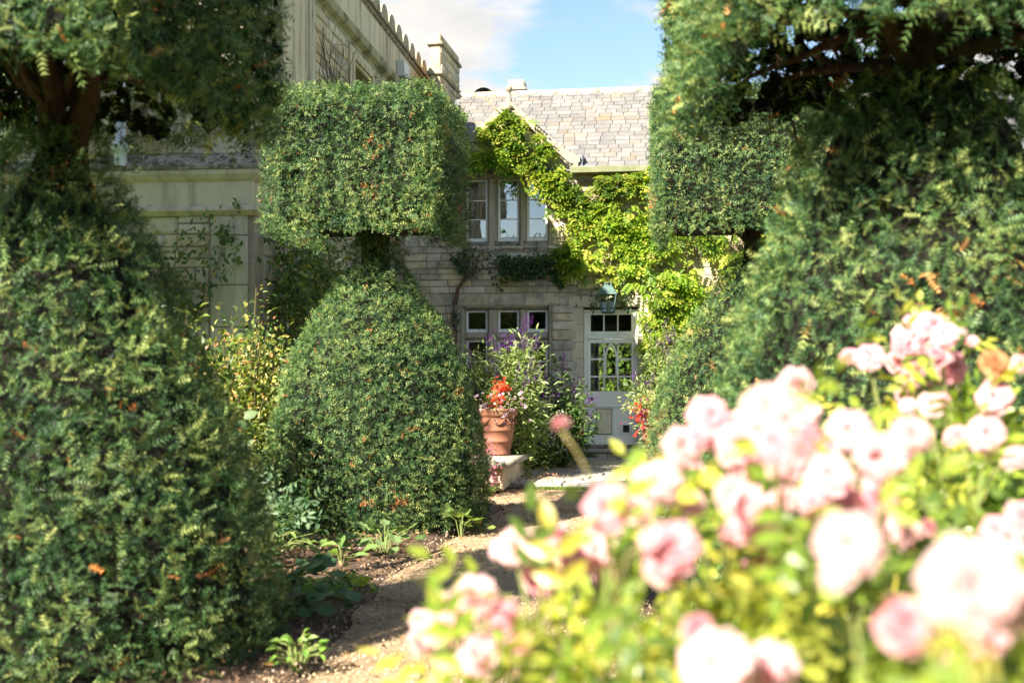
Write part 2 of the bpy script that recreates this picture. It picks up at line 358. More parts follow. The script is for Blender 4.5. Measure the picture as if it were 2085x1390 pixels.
# ------------------------------------------------------------------ ground
def sheet(name, poly, z, m, kind='structure'):
    poly = np.asarray(poly, float); n = len(poly); c = poly.mean(0)
    V = np.concatenate([np.c_[poly, np.full(n, z)], [[c[0], c[1], z]]]); F = [(i, (i + 1) % n, n) for i in range(n)]
    return G().add(V, F).build(name, m, None, kind=kind)
sheet('lawn', [(-900, -900), (900, -900), (900, 900), (-900, 900)], -.07, M_grass)
PATH_L = [(-2.0, -14), (-2.0, 2), (-2.02, 5), (-2.08, 6.6), (-2.36, 8.5), (-2.52, 10), (-2.5, 12), (-2.42, 14), (-2.5, 15.6), (-2.9, 16.6), (-3.4, 17.3)]
def path_left(y): return np.interp(y, [p[1] for p in PATH_L], [p[0] for p in PATH_L])
def path_right(y): return np.interp(y, [-14, 5, 9, 16, 18.4], [.15, .05, -.55, -.7, -.2])
ys = np.linspace(-14, 18.45, 120)
V = []; F = []
for i, y in enumerate(ys):
    for k in range(9):
        x = path_left(y) + (path_right(y) - path_left(y)) * k / 8 + (.03 * math.sin(y * 5.1) + .02 * math.sin(y * 11.3) if k in (0, 8) else 0)
        V.append((x, y, .012 * math.sin(k / 8 * math.pi) + .006 * math.sin(x * 7 + y * 3)))
for i in range(len(ys) - 1):
    for k in range(8): a = i * 9 + k; F += [(a, a + 1, a + 10), (a, a + 10, a + 9)]
gp = G().add(V, F).build('gravel_path', M_gravel, None, True, 'structure')
n = 12000
py = 5.5 + 12.8 * rng.random(n) ** 1.4; px = path_left(py) - .25 + (path_right(py) - path_left(py) + .4) * rng.random(n)
g = G(); P = np.c_[px, py, np.full(n, .012) + rng.uniform(-.004, .004, n)]
scatter(g, PEBBLE, P, rng.normal(size=(n, 3)), rng.uniform(.008, .024, n), pick([(.50, .36, .21), (.36, .25, .14), (.60, .47, .32), (.22, .15, .09), (.68, .60, .48)], n, [.34, .26, .2, .15, .05]))
g.build('gravel', M_pebble, None, True, 'stuff')
def bed(name, x0, x1, y0, y1, z=.05, edge_r=None, edge_l=None):
    nx, ny = 34, 90; V = []; F = []
    for i in range(ny + 1):
        y = y0 + (y1 - y0) * i / ny; a = x0 if edge_l is None else edge_l(y); b = x1 if edge_r is None else edge_r(y)
        for k in range(nx + 1): V.append((a + (b - a) * k / nx, y, z))
    V = np.array(V); e = np.tile(np.minimum(1, 10 * np.minimum(np.linspace(0, 1, nx + 1), 1 - np.linspace(0, 1, nx + 1))), ny + 1)
    V[:, 2] = -.035 + e * (z + .035 + .035 * vnoise(V, 3) + .025 * vnoise(V, 9, 2))
    for i in range(ny):
        for k in range(nx): a = i * (nx + 1) + k; F += [(a, a + 1, a + nx + 2), (a, a + nx + 2, a + nx + 1)]
    return G().add(V, F).build(name, M_soil, None, True, 'structure')
bed('soil_bed', -5.3, -2.4, 3.0, 17.1, .05, edge_r=lambda y: path_left(y) + .04)
bed('soil_bed', -.6, 4.2, .2, 18.3, .05, edge_l=lambda y: path_right(y) - .04)
# crumbs of soil and dead leaves on the beds
n = 3400; py = rng.uniform(5, 13.5, n); px = path_left(py) - .02 - 1.9 * rng.random(n) ** 1.3
g = G(); scatter(g, PEBBLE, np.c_[px, py, np.full(n, .07) + rng.uniform(-.03, .012, n)], rng.normal(size=(n, 3)), rng.uniform(.008, .03, n), pick([(.06, .04, .027), (.16, .10, .065), (.30, .20, .14), (.5, .42, .36)], n, [.45, .33, .17, .05]))
g.build('soil_crumbs', M_pebble, None, kind='stuff')
n = 1800; py = np.concatenate([rng.uniform(6, 13, 1000), rng.uniform(17.0, 22.5, 500), rng.uniform(6, 17, 300)]); px = np.concatenate([path_left(py[:1000]) - .1 - 1.6 * rng.random(1000), -2.6 + .35 * rng.normal(size=500), path_left(py[1500:]) + .05 + 1.5 * rng.random(300) ** 1.6])
g = G(); T = rng.normal(size=(n, 3)); T[:, 2] *= .25; nr = rng.normal(size=(n, 3)) * .5; nr[:, 2] += 1
scatter(g, LEAF, np.c_[px, py, np.where(py > 17.9, .125, np.where(px < path_left(py), .085, .022)) + rng.uniform(0, .02, n)], T, rng.uniform(.025, .06, n), pick([(.25, .11, .05), (.36, .19, .09), (.45, .28, .14), (.16, .08, .045)], n), nrm=nr)
g.build('fallen_leaves', M_leaf, None, kind='stuff')

# ------------------------------------------------------------------ walls, stones
def wall_panel(g, map3, us, vs, openings, d0, d1, mi=0):
    """a wall in a plane: u along, v up, d depth (d0 outer face, d1 inner face); map3(u,v,d) -> xyz. Real reveals round the openings"""
    us = sorted(set([round(u, 4) for u in us] + [round(x, 4) for o in openings for x in (o[0], o[1])])); vs = sorted(set([round(v, 4) for v in vs] + [round(x, 4) for o in openings for x in (o[2], o[3])]))
    def solid(i, j):
        if i < 0 or j < 0 or i >= len(us) - 1 or j >= len(vs) - 1: return False
        u, v = (us[i] + us[i + 1]) / 2, (vs[j] + vs[j + 1]) / 2
        return not any(o[0] < u < o[1] and o[2] < v < o[3] for o in openings)
    def q(*p): g.add([map3(*x) for x in p], [(0, 1, 2), (0, 2, 3)], mi=mi)
    for i in range(len(us) - 1):
        for j in range(len(vs) - 1):
            if not solid(i, j): continue
            a, b, c, d = us[i], us[i + 1], vs[j], vs[j + 1]
            q((a, c, d0), (b, c, d0), (b, d, d0), (a, d, d0)); q((a, c, d1), (a, d, d1), (b, d, d1), (b, c, d1))
            if not solid(i - 1, j): q((a, c, d0), (a, d, d0), (a, d, d1), (a, c, d1))
            if not solid(i + 1, j): q((b, c, d0), (b, c, d1), (b, d, d1), (b, d, d0))
            if not solid(i, j - 1): q((a, c, d0), (a, c, d1), (b, c, d1), (b, c, d0))
            if not solid(i, j + 1): q((a, d, d0), (b, d, d0), (b, d, d1), (a, d, d1))
def courses(u0, u1, v0, v1, openings, ch=(.15, .27), ln=(.25, .6), joint=.012):
    """random coursed rubble as rectangles, leaving the openings free"""
    levels = sorted({round(x, 3) for x in [v0, v1] + [z for o in openings for z in (o[2], o[3]) if v0 < z < v1]}); rows = []
    for a, b in zip(levels, levels[1:]):
        k = max(1, round((b - a) / U(*ch))); w = rng.uniform(.75, 1.25, k); w = np.cumsum(w) / w.sum(); z = a
        for t in w: rows.append((z, a + (b - a) * t)); z = a + (b - a) * t
    out = []
    for a, b in rows:
        m = (a + b) / 2; cuts = sorted([(o[0], o[1]) for o in openings if o[2] < m < o[3]]); spans = []; x = u0
        for c, d in cuts:
            if c > x: spans.append((x, min(c, u1)))
            x = max(x, d)
        if x < u1: spans.append((x, u1))
        for c, d in spans:
            if d - c < .05: continue
            p = c
            while p < d - .01:
                l = U(*ln) * (.8 + .9 * (b - a) / ch[1] * .5); l = d - p if d - p < l + ln[0] * .6 else l
                if rng.random() < .16 and b - a > .17:
                    h = a + (b - a) * U(.38, .62); out.append((p, p + l, a, h)); out.append((p, p + l, h, b))
                else: out.append((p, p + l, a, b))
                p += l
    return [(a + joint / 2, b - joint / 2, c + joint / 2, d - joint / 2) for a, b, c, d in out]
def rough_unit(seed, b=(.06, .25, .10), jit=.035):
    V, F = bevbox(-.5, .5, -.5, .5, -.5, .5, np.array(b)); r = np.random.default_rng(seed)
    key = {}
    for i in range(len(V)):
        k = tuple(np.sign(V[i])); key.setdefault(k, r.uniform(-jit, jit, 3) * np.array([1, .6, 1.2])); V[i] += key[k]
    g = G().add(V, F); return g.mesh('stone', M_rubble)
STONES = [rough_unit(i) for i in range(9)]
def lay(parent, rects, map3, rotz=0, depth=.07, proud=.022):
    for a, b, c, d in rects:
        pr = proud + U(-.008, .012); p = map3((a + b) / 2, (c + d) / 2, depth / 2 - pr)
        put('stone', random.choice(STONES), parent, p, (0, 0, rotz + (math.pi if rng.random() < 0 else 0)), (b - a, depth, d - c))

# ------------------------------------------------------------------ the far cottage
CY = 24.8
FR = lambda u, v, d: (u, CY + d, v)            # facade facing -Y
cot = thing('stone_cottage', 'low stone cottage wing with grey slate roof and white garden door', 'cottage', (-1.9, CY, 0))
UW = [(-4.79, -4.35), (-4.15, -3.72), (-3.57, -3.15)]           # three lights, upper and lower alike
op_up = (-4.89, -3.05, 4.20, 5.62); op_lo = (-4.89, -3.05, .98, 3.02); op_dr = (-2.47, -1.34, .17, 2.98)
EAVE = 5.62
g = G(); wall_panel(g, FR, [-6.4, 5.5], [-.2, EAVE], [op_up, op_lo, op_dr], 0, .45)
# gable of the dormer rising flush with the facade
g.add(*prism([(-5.1, EAVE), (-2.72, EAVE), (-2.72, 5.85), (-3.91, 6.93), (-5.1, 5.85)], 1, CY + .002, CY + .4))
# rear and end walls of the wing, the rear one with an added opening so that green shows in the door panes
wall_panel(g, lambda u, v, d: (u, 30.4 - d, v), [-6.4, 5.5], [-.2, EAVE], [(-2.6, -.9, .75, 2.7)], 0, .4)
g.add(*box(5.3, 5.5, CY + .46, 29.98, -.2, EAVE - .01)); g.add(*box(-5.1, -4.9, CY + .46, 29.98, -.2, EAVE - .01))
wl = g.build('wall', M_mortar, cot)
# dressed stone: quoins, jambs and plinths are separate stones; the rubble between them too
st = courses(-6.0, -2.55, .0, 5.60, [op_up, op_lo, (-5.06, -2.90, 3.02, 3.27)], (.13, .24), (.2, .52))
st += courses(-2.55, -.75, 0, 5.60, [(-2.62, -1.20, 0, 3.20)], (.14, .24), (.22, .5))
st += courses(-2.62 + .07, -1.20, 3.20, 3.21, [])
rows = [(a, b, c, d) for a, b, c, d in st if b - a > .05 and d - c > .04]
lay(wl, rows[:225], FR)
for a, b in [(-5.06, -4.33), (-4.33, -3.62), (-3.62, -2.90)]:     # lintel course over the lower window
    put('stone', STONES[0], wl, FR((a + b) / 2, 3.145, .012), (0, 0, 0), (b - a - .008, .06, .235))
g = G()
for a, b, c, d in courses(-.74, 5.45, 0, 5.6, [], (.18, .28), (.3, .6)) + rows[225:]:
    g.add(*bevbox(a, b, CY - .015, CY + .04, c, d, .012))
g.build('rubble', M_rubble, wl, kind='stuff')
def gable_stones():
    z = EAVE + .01
    while z < 6.75:
        h = U(.17, .24); hw = (6.93 - (z + h)) / .907 - .06; x = -3.91 - hw
        while x < -3.91 + hw - .05:
            l = min(U(.3, .6), -3.91 + hw - x)
            if -3.91 + hw - x - l < .15: l = -3.91 + hw - x
            put('stone', random.choice(STONES), wl, FR(x + l / 2, z + h / 2, .016), (0, 0, 0), (l - .012, .06, h - .012)); x += l
        z += h
gable_stones()

def mullion_window(parent, op, lights, z0, z1, transom=None):
    """stone surround with mullions, white casements and glazing bars"""
    x0, x1, b0, b1 = op; g = G(); y0, y1 = CY + .05, CY + .26
    solids = [(x0, lights[0][0], b0, b1), (lights[-1][1], x1, b0, b1)] + [(a[1], b[0], z0, z1) for a, b in zip(lights, lights[1:])]
    for a, b, c, d in solids:      # chamfered vertical members
        inner = a > x0 + .01 and b < x1 - .01
        g.add(*prism([(a, y1), (a, y0 + .07), (a + (.05 if inner or a > x0 + .01 else 0), y0 - (0 if inner else .04)), (b - (.05 if inner or b < x1 - .01 else 0), y0 - (0 if inner else .04)), (b, y0 + .07), (b, y1)], 2, c, d))
    g.add(*prism([(CY + .01, b1), (CY + .01, z1 + .05), (y0 + .07, z1), (y1, z1), (y1, b1)], 0, lights[0][0], lights[-1][1]))
    if transom:
        for a, b in lights: g.add(*prism([(y1, transom[1]), (y0 + .07, transom[1]), (y0 + .02, transom[1] - .05), (y0 + .02, transom[0] + .05), (y0 + .07, transom[0]), (y1, transom[0])], 0, a, b))
    w = g.build('window', M_jamb, parent)
    for a, b in zip(lights, lights[1:]): g2 = G().add(*bevbox(a[1] + .046, b[0] - .046, CY - .02, CY + .2, b0 - .1, z0 - .002, .008)).build('mullion_base', M_jamb, w)
    s = G()
    for a, b in lights: s.add(*prism([(CY - .035, b0 - .10), (CY - .035, b0 - .05), (y0 + .06, z0), (y1, z0), (y1, b0 - .10)], 0, a - .045, b + .045))
    s.build('sill', M_weather, w)
    for a, b in lights:
        for c, d in ([(z0, z1)] if not transom else [(transom[1], z1), (z0, transom[0])]):
            f = G(); ya, yb, t = CY + .17, CY + .225, .045
            f.add(*bevbox(a + .004, a + t, ya, yb, c + .004, d - .004, .006)); f.add(*bevbox(b - t, b - .004, ya, yb, c + .004, d - .004, .006))
            f.add(*bevbox(a + t, b - t, ya + .001, yb, c + .004, c + t + .03, .006)); f.add(*bevbox(a + t, b - t, ya + .001, yb, d - t, d - .004, .006))
            nb = 3 if d - c > 1 else 1; ch = (d - c - 2 * t - .03) / nb
            for k in range(1, nb): zz = c + t + .03 + k * ch; f.add(*bevbox(a + t, b - t, ya + .012, yb - .008, zz - .011, zz + .011, .003))
            f.build('casement_frame', M_white, w)
            for k in range(nb):
                zz = c + t + .03 + k * ch; tl = U(-.004, .004); dz = U(-.003, .003)
                G().add([(a + t, CY + .2 + tl, zz + .012), (b - t, CY + .2 - tl, zz + .012), (b - t, CY + .2 - tl + dz, zz + ch - .012), (a + t, CY + .2 + tl + dz, zz + ch - .012)], [(0, 1, 2), (0, 2, 3)]).build('pane', M_glass, w)
    return w
wu = mullion_window(cot, op_up, UW, 4.30, 5.54)
wo_ = mullion_window(cot, op_lo, UW, 1.08, 2.95, (2.36, 2.50))
# curtains and a dim room behind the upper window; dark rooms inside
for x0, x1 in ((-4.80, -4.66), (-4.12, -4.02), (-3.24, -3.12)):
    k = 14; V = [(x0 + (x1 - x0) * i / k, CY + .36 + .018 * math.sin(i * 1.9), z) for i in range(k + 1) for z in (4.2, 5.6)]
    G().add(V, [t for i in range(k) for t in ((2 * i, 2 * i + 2, 2 * i + 1), (2 * i + 1, 2 * i + 2, 2 * i + 3))]).build('curtain', M_curtain, wu)
for nm, bx in (('upper_floor', (-4.88, 5.28, CY + .47, 29.9, 3.35, 3.55)), ('ground_floor', (-4.88, 5.28, CY + .47, 29.9, -.05, .28)), ('room_partition', (-2.75, -2.65, CY + .47, 29.9, .29, 3.34)), ('room_partition', (-.75, -.65, CY + .47, 29.9, .29, 3.34)), ('room_partition', (-4.88, 5.28, 28.2, 28.3, 3.56, 5.6))): G().add(*box(*bx)).build(nm, M_dark, cot)

# door, transom light and frame
dr = G(); DY = CY + .13
jm = G()                                  # dressed stone surround
for x0, x1 in ((-2.62, -2.435), (-1.375, -1.20)):
    z = .17
    while z < 2.9:
        h = min(U(.3, .5), 2.98 - z); h = 2.98 - z if 2.98 - z - h < .2 else h
        o = G().add(*bevbox(x0 + (U(-.12, 0) if x0 < -2 else 0), x1 + (U(0, .1) if x0 > -2 else 0), CY - .022, CY + .3, z + .003, z + h - .003, .008)).build('stone', M_ashlar, wl); z += h
G().add(*bevbox(-2.72, -1.12, CY - .024, CY + .3, 2.985, 3.2, .01)).build('stone', M_ashlar, wl)
fr = G()
for x0, x1, z0, z1 in ((-2.432, -2.372, .30, 2.94), (-1.438, -1.378, .30, 2.94), (-2.372, -1.438, 2.895, 2.94), (-2.372, -1.438, 2.365, 2.44)):
    fr.add(*bevbox(x0, x1, DY - .03, DY + .08, z0, z1, .008))
for x0, x1, z0, z1 in ((-2.37, -2.30, 2.442, 2.893), (-1.51, -1.44, 2.442, 2.893), (-2.30, -1.51, 2.442, 2.515), (-2.30, -1.51, 2.835, 2.893), (-2.058, -2.03, 2.515, 2.835), (-1.785, -1.757, 2.515, 2.835)):
    fr.add(*bevbox(x0, x1, DY - .012, DY + .04, z0, z1, .006))
frame = fr.build('door_frame', M_white, cot)
for x0, x1 in ((-2.30, -2.058), (-2.03, -1.785), (-1.757, -1.51)):
    tl = U(-.006, .006); G().add([(x0, DY + .02 + tl, 2.515), (x1, DY + .02 - tl, 2.515), (x1, DY + .02 - tl, 2.835), (x0, DY + .02 + tl, 2.835)], [(0, 1, 2), (0, 2, 3)]).build('pane', M_doorglass, frame)
X0, X1, Z0, Z1 = -2.368, -1.442, .305, 2.36
cols = [(-2.305, -2.055), (-2.025, -1.785), (-1.755, -1.505)]; rowz = [(1.345, 1.615), (1.648, 1.955), (1.99, 2.285)]
dr.add(*bevbox(X0, cols[0][0], DY, DY + .045, Z0, Z1, .005)); dr.add(*bevbox(cols[2][1], X1, DY, DY + .045, Z0, Z1, .005))
dr.add(*bevbox(cols[0][0], cols[2][1], DY + .001, DY + .045, rowz[2][1], Z1, .005))
dr.add(*bevbox(cols[0][0], cols[2][1], DY + .001, DY + .045, 1.035, rowz[0][0], .005)); dr.add(*bevbox(cols[0][0], cols[2][1], DY + .001, DY + .045, Z0, .515, .005))
dr.add(*bevbox(cols[0][0], cols[2][1], DY + .014, DY + .04, .515, 1.035, .004))      # sunk lower panel
for x in (cols[0][1], cols[1][1]): dr.add(*bevbox(x, x + .03, DY + .006, DY + .04, rowz[0][0], rowz[2][1], .006))
for ci, (a, b) in enumerate(cols):
    dr.add(*bevbox(a, b, DY + .007, DY + .039, rowz[0][1], rowz[1][0], .006))
    if ci != 1: dr.add(*bevbox(a, b, DY + .007, DY + .039, rowz[1][1], rowz[2][0], .006))
# the gothic arch in the middle light
a, b = cols[1]; mid = (a + b) / 2; hw = (b - a) / 2
for s in (-1, 1):
    pts = [(mid + s * hw * math.cos(t) * 1.0 if False else mid + s * (hw - .012) * (1 - (i / 8) ** 2.0), DY + .022, 1.98 + .295 * (i / 8) ** .9) for i, t in enumerate(np.linspace(0, 1.2, 9))]
    dr.add(*tube([(mid + s * (hw - .012), DY + .010, 1.66)] + [(q[0], DY + .010, q[2]) for q in pts], .021, 6))
    for i in range(8):                     # spandrel boards above the arch
        p, q2 = pts[i], pts[i + 1]
        dr.add([(p[0], DY + .016, p[2]), (q2[0], DY + .016, q2[2]), (q2[0], DY + .016, rowz[2][1]), (p[0], DY + .016, rowz[2][1])] if s < 0 else [(q2[0], DY + .016, q2[2]), (p[0], DY + .016, p[2]), (p[0], DY + .016, rowz[2][1]), (q2[0], DY + .016, rowz[2][1])], [(0, 1, 2), (0, 2, 3)]) if i > 9 else None
for x0, x1, z0, z1 in ((-2.31, -1.50, 1.04, 1.055),): dr.add(*bevbox(x0, x1, DY - .008, DY + .002, z0, z1, .003))
door = dr.build('door', M_white, cot)
for ci, (a, b) in enumerate(cols):
    for ri, (c, d) in enumerate(rowz):
        if ci == 1 and ri == 2: continue
        if ci == 1 and ri == 1: d = rowz[2][1]
        tl = U(-.005, .005); G().add([(a, DY + .022 + tl, c), (b, DY + .022 - tl, c), (b, DY + .022 - tl, d), (a, DY + .022 + tl, d)], [(0, 1, 2), (0, 2, 3)]).build('pane', M_doorglass, door)
g = G(); V, F = lathe([(0, .055), (.018, .052), (.027, .04), (.025, .025), (.011, .016), (.011, .0), (.024, 0)], sides=14); V = np.c_[V[:, 0] - 2.272, DY - V[:, 2], V[:, 1] + 1.20]
g.add(V, F).build('knob', M_iron, door, True)
V, F = lathe([(0, .008), (.014, .006), (.016, 0)], sides=10); V = np.c_[V[:, 0] * .8 - 2.335, DY - V[:, 2], V[:, 1] * 1.7 + 1.20]; G().add(V, F).build('keyhole_cover', M_iron, door, True)
g = G(); g.add(*bevbox(-2.185, -1.895, DY - .016, DY + .012, .515, 1.0, .006)); fl = g.build('pet_flap', M_board, door)
g = G()
for x0, x1, z0, z1 in ((-2.197, -2.187, .51, 1.006), (-1.893, -1.885, .51, 1.006), (-2.187, -1.893, .505, .513), (-2.187, -1.893, 1.002, 1.009), (-2.225, -2.187, .965, .975), (-1.893, -1.865, .965, .975)): g.add(*box(x0, x1, DY - .012, DY + .01, z0, z1))
g.build('flap_edging', M_iron, fl)
g = G()
for x0, x1, z0, z1 in ((-1.70, -1.67, .515, .715), (-1.545, -1.515, .515, .715), (-1.67, -1.545, .515, .545), (-1.67, -1.545, .687, .715)): g.add(*bevbox(x0, x1, DY - .02, DY + .01, z0, z1, .005))
cf = g.build('cat_flap', M_white, door); G().add(*box(-1.67, -1.545, DY - .006, DY + .012, .545, .687)).build('flap', M_black, cf)
G().add(*bevbox(-2.46, -1.35, CY + .0, DY + .1, .17, .235, .008)).add(*bevbox(-2.40, -1.42, DY - .03, DY + .06, .237, .303, .006)).build('threshold', M_weather, cot)
# step
stp = G().add(*bevbox(-2.52, -1.30, CY - .36, CY - .001, .17, .235, .015)).build('doorstep', M_paving, cot)
x = -2.47
for l in (.22, .30, .42, .17):
    G().add(*bevbox(x + .004, x + l - .004, CY - .31, CY - .03, .035, .168, .012)).build('stone', M_rubble, stp); x += l

# roof ---------------------------------------------------------------
RY0, RZ0, RY1, RZ1 = CY - .16, 5.60, 27.62, 7.80
sl = math.atan2(RZ1 - RZ0, RY1 - RY0); nl = math.hypot(RZ1 - RZ0, RY1 - RY0)
rdir = np.array([0, math.cos(sl), math.sin(sl)]); rn = np.array([0, -math.sin(sl), math.cos(sl)])
g = G()
g.add([(-5.5, RY0, RZ0), (5.6, RY0, RZ0), (5.6, RY1, RZ1), (-5.5, RY1, RZ1), (-5.5, 30.6, RZ0), (5.6, 30.6, RZ0)], [(0, 1, 2), (0, 2, 3), (3, 2, 5), (3, 5, 4), (0, 3, 4), (1, 5, 2)])
roof = g.build('roof', M_lead, cot)
def slate_mesh(seed):
    r = np.random.default_rng(seed); V, F = bevbox(-.5, .5, 0, 1, -.5, .5, np.array([.012, .01, .3])); V[:, 0] += r.uniform(-.008, .008, len(V)); V[:, 1] += np.where(V[:, 1] < .5, r.uniform(-.012, .012), 0); return G().add(V, F).mesh('slate', M_slate)
SL = [slate_mesh(i) for i in range(5)]
rows_n = 20; ex = nl / rows_n; cnt = 0; far = G()
for k in range(rows_n):
    x = -5.55 + U(0, .2)
    while x < 5.5:
        w = U(.19, .33); s = k * ex; xm = x + w / 2
        if k < 13 and abs(xm + 3.91) < (1.2 - max(0, k * .125)) : x += w; continue         # the dormer stands here
        p = np.array([xm, RY0, RZ0]) + rdir * (s - .02) + rn * (.022 + U(-.002, .004))
        if xm < -.85 and cnt < 298 and w > .1:
            o = put('slate', SL[cnt % 5], roof, p, (sl - R(2.6) + U(-.006, .006), 0, U(-.006, .006)), (w - .009, ex * 1.16, .018)); cnt += 1
        else:
            V, F = bevbox(-w / 2 + .003, w / 2 - .003, 0, ex * 1.16, -.007, .007, .003); c, s_ = math.cos(sl - R(2.6)), math.sin(sl - R(2.6))
            far.add(np.c_[V[:, 0], V[:, 1] * c - V[:, 2] * s_, V[:, 1] * s_ + V[:, 2] * c] + p, F)
        x += w
far.build('slates', M_slate, roof, kind='stuff')
g = G(); x = -5.5
while x < 5.5:
    V, F = tube([(x, RY1, RZ1 + .0), (x + .445, RY1, RZ1 + .0)], .085, 10); g = G().add(V, F)
    if x < 0: g.build('ridge_tile', M_ashlar, roof, True)
    x += .45
G().add(*prism([(CY - .30, 5.56), (CY - .33, 5.66), (CY - .31, 5.67), (CY - .27, 5.59), (CY - .20, 5.58), (CY - .17, 5.66), (CY - .15, 5.66), (CY - .17, 5.56)], 0, -2.66, 5.5)).build('gutter', noisy_mat('mossy_gutter', (.16, .19, .09), (.28, .27, .18), 6, .7, .2, .004), cot)
# dormer: its own small slated roof, coping stones, kneelers and finial
dm = G(); AX, AZ = -3.91, 6.90; yb = 26.75
for s in (-1, 1):
    e = AX + s * 1.16; dm.add([(AX, CY + .12, AZ), (e, CY + .12, 5.85), (e, 25.1, 5.85), (AX, yb, AZ)], [(0, 1, 2), (0, 2, 3)])
dor = dm.build('dormer', M_slate, cot)
for s in (-1, 1):
    for k in range(4):
        t0, t1 = k / 4, (k + 1) / 4 - .008; d = np.array([s * 1.22, 0, -1.12]); nrm = np.array([s * 1.12, 0, 1.22]) / 1.656
        A = np.array([AX, 0, AZ + .04]) + d * t0; B = np.array([AX, 0, AZ + .04]) + d * t1; V = []
        for y in (CY - .09, CY + .28):
            for p, h in ((A, -.03), (B, -.03), (B, .10), (A, .10)): q = p + nrm * h; V.append((q[0], y, q[2]))
        G().add(V, BOXQ).build('coping_stone', M_weather2, dor)
    xe = AX + s * 1.27
    G().add(*bevbox(xe - .13, xe + .13, CY - .14, CY + .3, 5.62, 5.79, .02)).add(*prism([(xe - s * .12, 5.79), (xe + s * .15, 5.79), (xe + s * .15, 5.90), (xe - s * .12, 6.02)][::(1 if s > 0 else -1)], 1, CY - .12, CY + .3)).build('kneeler', M_weather2, dor)
g = G(); g.add(*prism([(AX - .14, 6.86), (AX + .14, 6.86), (AX, 7.04)], 1, CY - .12, CY + .26)); V, F = lathe([(.07, 0), (.055, .1), (.04, .19), (.03, .25), (.045, .26), (.065, .29), (.075, .32), (.065, .355), (.04, .38), (0, .39)], (AX, CY + .07, 6.98), 12); g.add(V, F)
g.build('finial', M_weather2, dor, True)
G().add(*bevbox(-2.60, -2.20, CY - .10, CY + .10, 5.685, 5.715, .005, .015)).add(*bevbox(-2.62, -2.45, CY - .06, CY + .22, 5.72, 5.95, .005, .02)).build('lead_flashing', M_lead, dor)
ch = G(); ch.add(*bevbox(-4.48, -4.10, 28.3, 28.75, 7.0, 8.06, .02)).add(*bevbox(-4.52, -4.06, 28.26, 28.79, 8.06, 8.12, .02)).add(*bevbox(-4.47, -4.11, 28.31, 28.74, 8.12, 8.30, .03)).build('chimney', M_rubble, cot)
V, F = lathe([(0, 0), (.16, .03), (.22, .1), (.235, .13)], (0, 0, 0), 16); V = np.c_[V[:, 0] - 4.98, 28.1 - V[:, 2], V[:, 1] * .9 + 7.86]; G().add(V, F).add(*tube([(-4.98, 28.1, 7.6), (-4.98, 28.12, 8.0)], .02)).build('satellite_dish', M_iron, cot, True)

# ------------------------------------------------------------------ the tall range on the left
WX, BY = -5.1, 13.85
SD = lambda u, v, d: (WX - d, u, v)             # side wall facing +X, u runs along Y
man = thing('stone_mansion', 'tall pale stone mansion range with scalloped parapet and square chimney', 'mansion', (-5.1, 13.85, 0))
sw1 = (18.55, 19.65, 4.7, 6.30); sw2 = (14.98, 15.92, .35, 2.90)
g = G(); wall_panel(g, SD, [BY + .3, 29.5], [-.2, 7.5], [sw1, sw2], 0, .5)
wall_panel(g, lambda u, v, d: (u, BY + d, v), [-12, WX - .05], [-.2, 7.5], [], 0, .5)
g.add(*box(WX - .12, WX - .001, BY + .01, BY + .31, -.2, 7.49)); g.add(*box(-12, WX - .51, BY + .51, 29.4, 7.2, 7.3))
mw = g.build('wall', M_mortar, man)
FB = lambda u, v, d: (u, BY + d, v)
lay(mw, courses(-7.3, -5.62, 1.6, 3.44, [], (.12, .22), (.2, .55)) + courses(-7.3, -5.62, 4.12, 5.4, [], (.13, .22), (.25, .6)), FB)
lay(mw, courses(BY + .02, 14.53, 4.12, 6.58, [], (.13, .24), (.2, .45)) + courses(16.42, 18.2, 4.6, 6.58, [], (.11, .2), (.2, .5)) + courses(20.0, 22, 5.8, 6.58, [], (.13, .2), (.25, .5)) + courses(16.1, 17.5, 1.0, 3.4, [], (.14, .24), (.25, .5)), SD, math.pi / 2)
g = G()
for a, b, c, d in courses(-11.9, -7.31, .0, 3.44, [], (.15, .25), (.3, .6)) + courses(-7.3, -5.62, 0, 1.59, [], (.15, .25), (.3, .6)) + courses(-11.9, -7.31, 4.12, 7.3, [], (.15, .25), (.3, .6)): g.add(*bevbox(a, b, BY - .018, BY + .04, c, d, .012))
for a, b, c, d in courses(BY + .32, 25.4, 0, 3.4, [(sw2[0] - .08, sw2[1] + .08, 0, 3.0), (16.09, 17.51, .99, 3.4)], (.15, .25), (.3, .6)) + courses(18.22, 25.4, 3.45, 5.79, [(sw1[0] - .3, sw1[1] + .3, 4.6, 5.79)], (.15, .25), (.3, .6)): g.add(*bevbox(WX - .04, WX + .018, a, b, c, d, .012))
g.build('rubble', M_rubble, mw, kind='stuff')
